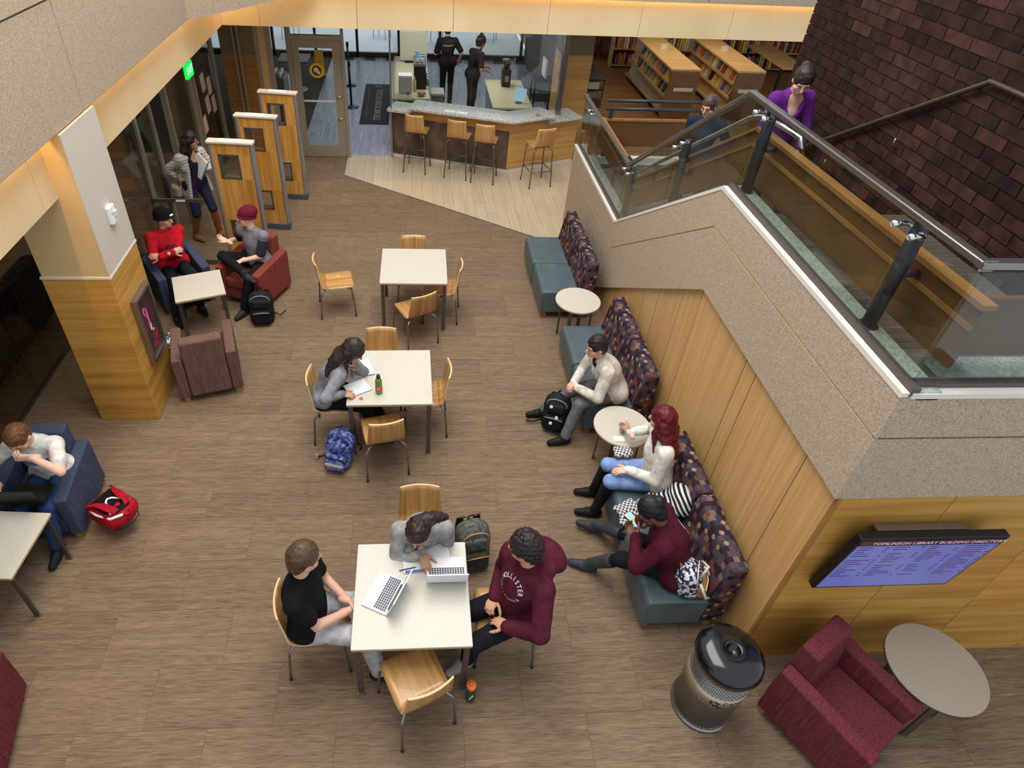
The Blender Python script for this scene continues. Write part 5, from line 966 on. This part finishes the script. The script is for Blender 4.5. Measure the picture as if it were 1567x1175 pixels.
# coat and scarf on the bench
sc = empty('striped_coat', (2.2, 3.42, .43), 0, 'black and white striped coat bundled behind the red-haired woman', 'coat'); s = Soft(.009); s.amp = .006; s.frq = 28
s.box((.05, .02, .1), (.13, .12, .1), np.array(Matrix.Rotation(.5, 3, 'Z')), .06, .05).ell((.12, .0, .22), (.1, .14, .12), None, .05).cap((-.08, .1, .08), (.12, -.1, .2), .06, k=.04)
soft_obj('cloth', [s], tex('coat_stripes', 'wave', [(24, 24, 26), (30, 30, 32), (216, 210, 204), (224, 218, 212)], (1, 1, 1), .85, 'Object', 0, 8.5, rot=(.6, .5, .4), lo=.3, hi=.7, dist=2, interp='CONSTANT'), sc)
def plaid():
    m = mat('plaid', (200, 198, 194), .9); n, l = nt(m); tcn = N(n, 'ShaderNodeTexCoord'); mp = N(n, 'ShaderNodeMapping'); mp.inputs['Rotation'].default_value = (0, 0, .5); l.new(tcn.outputs['Object'], mp.inputs[0]); outs = []
    for ax in ('X', 'Y'):
        wv = N(n, 'ShaderNodeTexWave', bands_direction=ax); wv.inputs['Scale'].default_value = 11; r = N(n, 'ShaderNodeValToRGB'); ramp(r, [(0, (40, 40, 44)), (.5, (40, 40, 44)), (.52, (214, 210, 206)), (1, (214, 210, 206))], 'CONSTANT'); l.new(mp.outputs[0], wv.inputs[0]); l.new(wv.outputs[0], r.inputs[0]); outs.append(r.outputs[0])
    mx = N(n, 'ShaderNodeMix', data_type='RGBA', blend_type='MIX'); mx.inputs[0].default_value = .5; l.new(outs[0], mx.inputs[6]); l.new(outs[1], mx.inputs[7]); l.new(mx.outputs[2], n['Principled BSDF'].inputs['Base Color']); return m
pl = plaid(); sf = empty('plaid_scarf', (1.93, 3.4, .433), 0, 'black and white plaid scarf spread on the teal bench', 'scarf'); s = Soft(.0085); s.amp = .003; s.frq = 40
s.box((0, .02, .022), (.11, .13, .022), np.array(Matrix.Rotation(.5, 3, 'Z')), .018, .03).cap((.02, .05, .03), (.14, .12, .07), .04, k=.03).ell((-.05, -.06, .02), (.08, .07, .025), None, .03); soft_obj('cloth', [s], pl, sf)
sf = empty('plaid_wrap', (1.95, 3.99, .62), 0, 'black and white plaid wrap on the lap of the red-haired woman', 'scarf'); s = Soft(.0085); s.amp = .003; s.frq = 40; s.box((0, 0, 0), (.07, .06, .022), None, .02, .02).ell((.05, -.01, .01), (.06, .05, .03), None, .03); soft_obj('cloth', [s], pl, sf)
# ------------------------------------------------------------------ things on the tables
keym = mat('keycap_dark', (52, 56, 70), .5)
def laptop(loc, rz, label, bm, km, lidm, w=.3, d=.205, ang=108, grid=(14, 6)):
    t = empty('laptop', loc, rz, label, 'laptop'); MB().box(-w / 2, w / 2, -d / 2, d / 2, 0, .014).build('base', bm, t, bevel=.004); b = MB(); gx, gy = grid
    for i in range(gx):
        for j in range(gy): x = -w * .45 + i * w * .9 / gx; y = -.01 + j * (d * .46) / gy; b.box(x, x + w * .9 / gx - .004, y, y + d * .46 / gy - .004, .014, .0165)
    b.build('keyboard', km, t)['kind'] = 'stuff'; MB().box(-.05, .05, -d * .45, -d * .1, .014, .0147).build('touchpad', lidm, t)
    a = math.radians(ang); M = Matrix.Translation((0, d / 2, .012)) @ Matrix.Rotation(a - PI / 2 if False else -(a - PI / 2), 4, 'X')
    o = MB().box(-w / 2, w / 2, -.004, .006, 0, d * .98).build('lid', lidm, t, bevel=.003); o.matrix_local = M; MB().box(-w / 2 + .012, w / 2 - .012, -.0055, -.004, .014, d * .94).build('screen', mat('dark_screen', (20, 22, 28), .15), o); MB().box(-w * .36, w * .36, d / 2 - .012, d / 2 + .004, .004, .02).build('hinge', black, t)
silver = mat('laptop_white', (226, 226, 228), .35)
laptop((-.218, 2.548, .741), math.radians(-116), 'white laptop turned toward the man in black T-shirt', silver, keym, silver)
laptop((.25, 2.72, .7475), math.radians(180), 'white laptop resting on the open notebook of the typing woman', silver, keym, silver, .3, .21)
laptop((-3.22, 3.62, .60), math.radians(180), 'black laptop on the lap of the student in white T-shirt', black, blackm, black, .33, .22, 100)
paper = mat('paper', (228, 227, 224), .8); pgrey = mat('paper_edge', (150, 148, 146), .7)
def notebook(loc, rz, w, d, label, cat='notebook', h=.012):
    t = empty('notebook', loc, rz, label, cat); MB().box(-w / 2, w / 2, -d / 2, d / 2, 0, h * .5).build('cover', pgrey, t); MB().box(-w / 2 + .003, w / 2 - .003, -d / 2 + .003, d / 2 - .003, h * .5, h).build('page', paper, t)
    return t
notebook((-.525, 5.06, .741), .3, .22, .26, 'white spiral notebook by the elbow of the reading woman', h=.02); notebook((-.545, 4.765, .741), .5, .23, .19, 'white sheet pad under the writing hand of the reading woman')
nb_ = notebook((.1, 2.845, .741), .08, .37, .27, 'open notebook with a blue page corner under the typing hand', h=.006); MB().box(-.17, .0, -.132, -.11, .006, .0068).build('blue_margin', mat('blue_print', (84, 104, 186), .7), nb_); MB().tube([(.0, -.13, .007), (.0, .13, .007)], .003, 6).build('spine', pgrey, nb_)
tag(MB().tube([(-.065, 0, 0), (.05, 0, 0), (.068, 0, 0)], [.004, .004, .001], 8).build('pen', black, loc=(-.04, 2.735, .752), rz=.2), 'dark pen lying on the open notebook', 'pen')
tag(MB().lathe([(.018, 0), (.02, .004), (.018, .008)], 14, (-.5, 4.615, .741)).build('eraser', mat('eraser_pink', (196, 96, 96), .7)), 'small round pink eraser on the bottle table', 'eraser')
bo = empty('water_bottle', (-.33, 4.70, .741), 0, 'green water bottle with black cap and red label on the table', 'bottle')
gb = mat('green_bottle', (92, 128, 40), .2, coat=.3); MB().lathe([(.033, 0), (.035, .01), (.035, .15), (.03, .175), (.018, .19)], 24).build('body', gb, bo, True); MB().lathe([(.0355, .045), (.0355, .105)], 24).build('label', mat('bottle_label', (206, 62, 54), .5), bo, True)
MB().lathe([(.019, .188), (.02, .215), (.012, .222)], 16).build('cap', black, bo, True); MB().tube([(-.014, 0, .22), (-.012, 0, .24), (.012, 0, .24), (.014, 0, .22)], .005, 6).build('loop', black, bo, True); MB().tube([Vector((.0362 * math.sin(a) * .0 + .0, -.0362, .075)) + Vector((.012 * math.cos(a), .0, .012 * math.sin(a))) for a in np.linspace(0, 2 * PI, 13)], .002, 5).build('label_ring', white, bo, True)
th = empty('thermos_bottle', (.425, 2.1, 0), 0, 'dark green bottle with bright orange lid standing on the carpet', 'bottle')
MB().lathe([(.034, 0), (.036, .01), (.036, .17), (.033, .19)], 24).build('body', mat('thermos_green', (22, 66, 46), .35), th, True); MB().lathe([(.035, .19), (.036, .2), (.036, .225), (.03, .232)], 24).build('lid', mat('thermos_orange', (226, 118, 36), .45), th, True); MB().lathe([(.02, .2325), (.021, .242), (.017, .245)], 18).build('spout', mat('thermos_orange2', (200, 92, 24), .45), th, True)
MB().tube([(-.012, -.0365, .06), (-.002, -.037, .095), (.013, -.0365, .12)], .004, 6).build('logo', white, th)
cu = empty('iced_drink', (2.03, 4.26, .601), 0, 'clear iced coffee cup in the hand of the red-haired woman', 'cup'); MB().lathe([(.027, .002), (.034, .08)], 20).build('drink', mat('iced_coffee', (176, 140, 100), .3), cu, True); MB().lathe([(.029, 0), (.038, .11)], 20).build('cup', glass, cu, True); MB().lathe([(.039, .11), (.039, .116), (.02, .13)], 20).build('lid', mat('clear_lid', (216, 214, 208), .2), cu, True); MB().tube([(0, 0, .12), (.015, .01, .19)], .004, 6).build('straw', white, cu, True)
tag(MB().box(-.055, .055, -.035, .035, 0, .008).build('phone', white, bevel=.004, loc=(1.98, 4.17, .601), rz=-.1), 'white phone lying on the round table by the iced drink', 'phone')
ph = empty('phone', (1.79, 3.13, .77), 0, 'lit white phone held by the person in maroon', 'phone'); ph.rotation_euler = (math.radians(28), 0, math.radians(50)); MB().box(-.036, .036, -.07, .07, -.004, .004).build('case', white, ph, bevel=.004); MB().box(-.031, .031, -.055, .055, .004, .0048).build('screen', mat('phone_screen', (150, 196, 214), .3, emit=.7), ph); MB().box(-.02, .02, -.035, .0, .0048, .0053).build('chat_bubble', mat('chat_green', (176, 204, 96), .4, emit=.5), ph)
fo = empty('folder', (-3.05, 9.06, 1.16), 0, 'teal folder of papers held by the standing woman', 'folder'); fo.rotation_euler = (math.radians(-14), math.radians(28), math.radians(-38)); MB().box(-.11, .112, .0, .01, -.15, .15).build('cover', mat('teal_cover', (72, 150, 140), .6), fo); MB().box(-.12, .1, -.014, .0, -.15, .16).build('paper_stack', paper, fo)
# ------------------------------------------------------------------ cafe
is_ = empty('cafe_island', (-.02, 14.4, 0), 0, 'long cafe service counter with a pale top running back from the bar', 'counter'); MB().box(-.33, .33, -1.35, 1.5, 0, .88).build('body', ctr_dark, is_); MB().box(-.37, .37, -1.4, 1.55, .88, .93).build('top', mat('beige_top', (196, 184, 150), .4), is_, bevel=.008)
MB().box(-.34, -.32, -1.35, 1.5, .93, 1.35).build('screen_glass', glass, is_)
t = empty('drink_dispenser', (-.12, 13.2, .931), 0, 'clear drink dispenser box at the bar end of the service counter', 'dispenser'); MB().box(-.14, .14, -.12, .12, .0, .04).build('base', white, t); MB().box(-.13, .13, -.11, .11, .04, .36).build('tank', mat('frosted', (190, 186, 178), .25, alpha=.75), t, bevel=.02); MB().box(-.135, .135, -.115, .115, .36, .39).build('lid', white, t); MB().tube([(.05, -.12, .08), (.05, -.17, .08), (.05, -.17, .05)], .012, 8).build('tap', black, t)
t = empty('coffee_brewer', (.17, 13.85, .931), 0, 'black coffee brewer with stacked cups on its top', 'brewer'); MB().box(-.12, .12, -.3, .3, 0, .45).build('body', black, t, bevel=.012); MB().box(-.13, .13, -.32, .32, .45, .49).build('top', steel, t)
for i, y in enumerate((-.2, 0, .2)): MB().lathe([(.04, .05), (.04, .2)], 14, (.15, y, 0)).build('spigot_urn', steel, t, True)
for i, (x, y) in enumerate(((-.05, -.18), (.05, -.15), (-.04, -.02), (.06, .02), (-.05, .14))):
    c_ = empty('paper_cup', (.17 + x, 13.85 + y, 1.4215), 0, 'white paper cup with blue lid on top of the coffee brewer', 'cup', 'cups on the coffee brewer'); MB().lathe([(.03, 0), (.042, .1)], 14).build('cup', white, c_, True); MB().lathe([(.044, .1), (.044, .115), (.036, .12)], 14).build('lid', mat('lid_blue', (70, 130, 160), .4), c_, True)
t = empty('syrup_bottle', (.06, 13.4, .931), 0, 'pale syrup bottle with a pump on the service counter', 'bottle'); MB().lathe([(.035, 0), (.036, .2), (.014, .25), (.014, .29)], 16).build('body', mat('syrup', (210, 190, 140), .3), t, True); MB().tube([(0, 0, .29), (0, 0, .34), (-.05, 0, .34)], .006, 6).build('pump', black, t)
t = empty('fruit_bowl', (.2, 13.15, .931), 0, 'shallow bowl of orange snacks on the service counter', 'bowl'); MB().lathe([(.04, 0), (.09, .05)], 18).build('bowl', steel, t, True)
s = Soft(.008); [s.ell((.04 * math.cos(a), .04 * math.sin(a), .06), (.028, .028, .025), None, .004) for a in (0, 1.3, 2.5, 3.8, 5)]; soft_obj('snacks', [s], mat('orange_snack', (206, 110, 60), .6), t)
t = empty('sign_board', (.05, 15.5, .931), 0, 'cream standing menu board at the far end of the service counter', 'sign'); MB().box(-.3, .3, -.015, .015, .04, .62).build('board', mat('board_cream', (206, 196, 170), .6), t); MB().box(-.2, .2, -.08, .08, 0, .04).build('foot', black, t)
t = empty('waste_bin', (.56, 14.45, 0), 0, 'grey plastic waste bin beside the service counter', 'bin'); MB().box(-.13, .13, -.2, .2, 0, .58).build('body', mat('bin_grey', (132, 122, 110), .6), t, bevel=.02); MB().box(-.15, .15, -.22, .22, .58, .64).build('rim', mat('bin_rim', (168, 160, 148), .6), t, bevel=.01)
t = empty('prep_counter', (1.92, 13.45, 0), 0, 'inner cafe counter with a pale top and bluish steel side', 'counter'); MB().box(-.3, .42, -.75, .95, 0, .86).build('body', mat('steel_blue', (104, 116, 140), .3, .4), t); MB().box(-.34, .45, -.8, 1.0, .86, .9).build('top', mat('beige_top2', (206, 192, 150), .4), t, bevel=.006)
t = empty('register_tablet', (2.12, 12.95, .901), math.radians(-30), 'tilted white tablet register on the inner cafe counter', 'tablet'); MB().box(-.05, .05, -.06, .06, 0, .02).build('foot', dsteel, t); o = MB().box(-.12, .12, -.008, .008, .03, .28).build('screen', mat('tablet_glow', (170, 196, 226), .3, emit=.4), t); o.rotation_euler[0] = -.35
t = empty('coffee_grinder', (1.98, 14.05, .901), 0, 'black coffee grinder on the inner cafe counter', 'grinder'); MB().box(-.09, .09, -.12, .12, 0, .34).build('body', black, t, bevel=.012); MB().lathe([(.05, .34), (.1, .5), (.1, .52)], 18).build('hopper', mat('smoky', (60, 56, 54), .2), t, True); MB().box(-.04, .04, -.17, -.11, .12, .24).build('chute', steel, t)
t = empty('equipment_rack', (2.72, 13.75, 0), 0, 'black metal rack with a monitor behind the inner cafe counter', 'rack')
for x in (-.2, .2):
    for y in (-.2, .2): MB().box(x - .015, x + .015, y - .015, y + .015, 0, 1.15).build('post', black, t)
for z in (.3, .75, 1.12): MB().box(-.22, .22, -.22, .22, z, z + .025).build('shelf', black, t)
o = MB().box(-.02, .02, -.2, .2, 1.2, 1.52).build('monitor', mat('monitor_white', (206, 208, 212), .3), t); MB().box(-.12, .04, -.03, .03, 1.145, 1.2).build('monitor_stand', black, t)
t = empty('espresso_counter', (-2.72, 13.5, 0), 0, 'side counter behind the narrow cafe window carrying a silver machine', 'counter'); MB().box(-.35, .3, -.9, .9, 0, .88).build('body', ctr_dark, t); MB().box(-.37, .32, -.92, .92, .88, .92).build('top', granite, t)
t = empty('espresso_machine', (-2.55, 13.1, .921), 0, 'silver and black espresso machine with white cups on top', 'machine'); MB().box(-.14, .14, -.25, .25, 0, .36).build('body', steel, t, bevel=.015); MB().box(-.145, -.02, -.2, .2, .08, .28).build('front_panel', black, t); [MB().lathe([(.03, .36), (.04, .44)], 12, (x, y, 0)).build('cup', white, t, True) for x in (-.06, .05) for y in (-.15, 0, .14)]
for x, y, q_ in ((-1.38, 15.2, 'nearer the glass door'), (-1.54, 16.8, 'nearer the terrace windows')):
    t = empty('stanchion', (x, y, 0), 0, 'black queue stanchion post ' + q_, 'stanchion'); MB().lathe([(.17, 0), (.17, .015), (.03, .035)], 24).build('base', mat('stanchion_base', (60, 76, 96), .3, .3), t, True); MB().tube([(0, 0, .03), (0, 0, .97)], .025, 12).build('pole', black, t, True); MB().lathe([(.035, .9), (.035, 1.0)], 14).build('belt_head', black, t, True)
mt = empty('door_mat', (-.82, 15.5, .001), 0, 'black doormat with pale lettering at the cafe entrance', 'mat'); MB().box(-.32, .32, -1.4, 1.4, 0, .012).build('mat', blackm, mt, bevel=.004, seg=1); lt = mat('mat_letters', (176, 166, 146), .8)
MB().box(-.21, -.195, -1.0, 1.2, .012, .0135).build('border', mat('mat_tan', (120, 104, 76), .8), mt); text('EINSTEIN BROS. BAGELS', .215, Matrix.Translation((.04, -.1, .0135)) @ Matrix.Rotation(-PI / 2, 4, 'Z'), lt, mt, spacing=.92)
MB().lathe([(.1, .012), (.1, .0135)], 20, (.0, 1.22, 0)).build('emblem', MATS['mat_tan'], mt)
t = empty('wet_floor_sign', (-2.35, 17.6, 0), .2, 'yellow wet floor sign near the terrace windows', 'sign')
for sg in (-1, 1): o = MB().prism([(-.14, 0), (.14, 0), (.1, .6), (-.1, .6)], -.01, .01, 'y').build('panel', mat('caution_yellow', (226, 176, 24), .5), t); o.location = (0, sg * .1, 0); o.rotation_euler[0] = sg * .16
t = empty('cafe_table', (-2.75, 16.3, 0), 0, 'dark cafe table behind the glass door', 'table'); MB().box(-.35, .35, -.35, .35, .72, .75).build('tabletop', ctr_dark, t); MB().tube([(0, 0, .02), (0, 0, .72)], .04, 10).build('pedestal', black, t, True); MB().lathe([(.25, 0), (.25, .02)], 20).build('base', black, t)
for x, y in ((-3.6, 21.2), (-.9, 21.6), (.7, 21.0), (2.4, 21.6)):
    t = empty('terrace_chair', (x, y, -.02), random.random() * 3, 'white wire chair out on the terrace beyond the cafe windows', 'chair', 'chairs on the terrace'); wm = mat('terrace_metal', (168, 172, 180), .4)
    for sx in (-.2, .2):
        for sy in (-.2, .2): MB().tube([(sx, sy, 0), (sx * .9, sy * .9, .45)], .012, 6).build('leg', wm, t)
    MB().box(-.2, .2, -.2, .2, .45, .47).build('seat', wm, t); MB().tube([(-.2, -.2, .45), (-.2, -.26, .85), (.2, -.26, .85), (.2, -.2, .45)], .012, 6).build('backrest', wm, t)
# ------------------------------------------------------------------ library stacks
shm = woodm('stack_oak', (168, 138, 90), (184, 154, 104), (196, 168, 118), (.6, .6, 4)); ends = woodm('stack_end', (104, 70, 36), (122, 84, 44), (134, 96, 54), (.5, .5, 5))
bcol = {'red': (150, 40, 36), 'yellow': (206, 178, 70), 'dark': (46, 40, 42), 'tan': (170, 140, 104), 'rust': (176, 92, 50), 'grey': (134, 128, 122), 'cream': (206, 196, 172), 'blue': (70, 84, 116), 'pink': (192, 140, 130)}
def stack(x0, x1, y0, y1, label, which):
    t = empty('low_bookcase', ((x0 + x1) / 2, (y0 + y1) / 2, 0), 0, label, 'bookcase', 'low bookcases'); w, d = (x1 - x0) / 2, (y1 - y0) / 2
    MB().box(-w + .28, w - .05, -d + .05, d - .03, .0, 1.06).build('body', shm, t); MB().box(-w - .02, w, -d, d, 1.06, 1.1).build('top', woodm('stack_top', (186, 150, 96), (200, 164, 110), (210, 176, 124), (.5, 6, .5)), t)
    MB().prism([(-w - .06, 0), (w, 0), (w, 1.06), (-w, 1.06)], -d, -d + .045, 'y').build('end_panel', ends, t); MB().box(-.2, .25, -d - .004, -d, .62, .7).build('label_holder', cap_m, t)
    for j, z in enumerate((.12, .46, .78)):
        MB().prism([(-w - .06 + z * .05, z - .02), (-w + .3, z - .02), (-w + .3, z), (-w - .06 + z * .05, z + .03)], -d + .05, d, 'y').build('ledge', shm, t); MB().prism([(-w + .02 + z * .05, z), (-w + .12 + z * .05, z + .31), (-w + .14 + z * .05, z + .31), (-w + .04 + z * .05, z)], -d + .05, d, 'y').build('display_panel', shm, t)
    MB().box(-.08, .08, d * .1, d * .1 + .03, 1.1, 1.2).build('shelf_sign', cap_m, t); MB().box(-.09, .09, d * .1 - .03, d * .1 + .06, 1.1, 1.11).build('sign_foot', cap_m, t)
    for j, z in enumerate((.46, .78)):
        y = -d + .14
        while y < d - .2:
            c = random.choice(list(bcol)); bwid = .13 + random.random() * .05; hgt = .19 + random.random() * .07
            if random.random() < .9:
                o = MB().box(-.012, .012, -bwid / 2, bwid / 2, 0, hgt).build('display_book', mat('book_' + c, bcol[c], .5)); o.matrix_world = Matrix.Translation((x0 + .012 + z * .05, y0 + d + y, z + .012)) @ Matrix.Rotation(.3, 4, 'Y')
                tag(o, '%s book standing face-out on the %s ledge of the %s' % (c, ('middle', 'upper')[j], which), 'book', 'face-out books on the low bookcases')
            y += bwid + .09 + random.random() * .06
stack(5.82, 6.48, 14.85, 18.0, 'low oak bookcase with slanted ledges nearest the cafe column', 'low bookcase nearest the cafe column'); stack(7.34, 7.98, 14.83, 17.95, 'low oak bookcase standing nearer the brick wall', 'low bookcase nearer the brick wall')
t = empty('reading_table', (9.6, 17.6, 0), 0, 'long oak reading table with black legs beyond the bookcases', 'table'); MB().box(-.35, .35, -1.1, 1.1, .72, .76).build('tabletop', MATS['stack_top'], t)
for x in (-.3, .3):
    for y in (-1.0, 1.0): MB().box(x - .025, x + .025, y - .025, y + .025, 0, .72).build('leg', black, t)
t = empty('periodical_rack', (4.0, 15.05, 0), 0, 'low dark rack of periodicals beside the cafe column', 'rack'); MB().box(-.2, .22, -.6, .6, 0, .55).build('body', ctr_dark, t); MB().box(-.2, .22, -.6, .6, .72, .74).build('shelf', black, t); [MB().box(x, x + .02, y, y + .02, .55, .95).build('post', black, t) for x in (-.2, .2) for y in (-.6, .58)]; MB().box(-.2, .22, -.6, .6, .93, .95).build('shelf', black, t)
for z in (.55, .74):
    for i in range(12): c = random.choice(('cream', 'yellow', 'grey', 'cream')); tag(MB().box(-.12, .12, 0, .05 + random.random() * .03, 0, .12 + random.random() * .03).build('periodical', mat('book_' + c, bcol[c], .6), loc=(4.0, 14.47 + i * .095, z + .001)), '%s periodical standing on the %s shelf of the dark rack' % (c, 'lower' if z < .6 else 'upper'), 'magazine', 'periodicals on the dark rack')
t = empty('tall_bookcase', (8.3, 19.1, 0), 0, 'oak bookcase full of books behind the low bookcases', 'bookcase'); MB().box(-2.7, 2.7, .12, .16, 0, 2.1).build('back_panel', ends, t)
for z in (.05, .48, .9, 1.4): MB().box(-2.7, 2.7, -.18, .12, z, z + .03).build('shelf', shm, t)
for x in np.arange(-2.7, 2.8, .9): MB().box(x - .015, x + .015, -.18, .12, 0, 2.1).build('upright', shm, t)
for z in (.08, .51):
    x = -2.6
    while x < 2.6:
        c = random.choice(list(bcol)); wv = .035 + random.random() * .04
        if abs((x + 2.7 + .45) % .9 - .45) > .1 or True:
            k_ = (x + 2.7) % .9
            if .02 < k_ < .88 - wv: tag(MB().box(0, wv, -.1, .1, 0, .24 + random.random() * .1).build('shelved_book', mat('book_' + c, bcol[c], .5), loc=(8.3 + x, 19.04, z + .001)), '%s book upright on the %s shelf of the tall bookcase' % (c, 'bottom' if z < .2 else 'second'), 'book', 'books in the tall bookcase')
        x += wv + .02
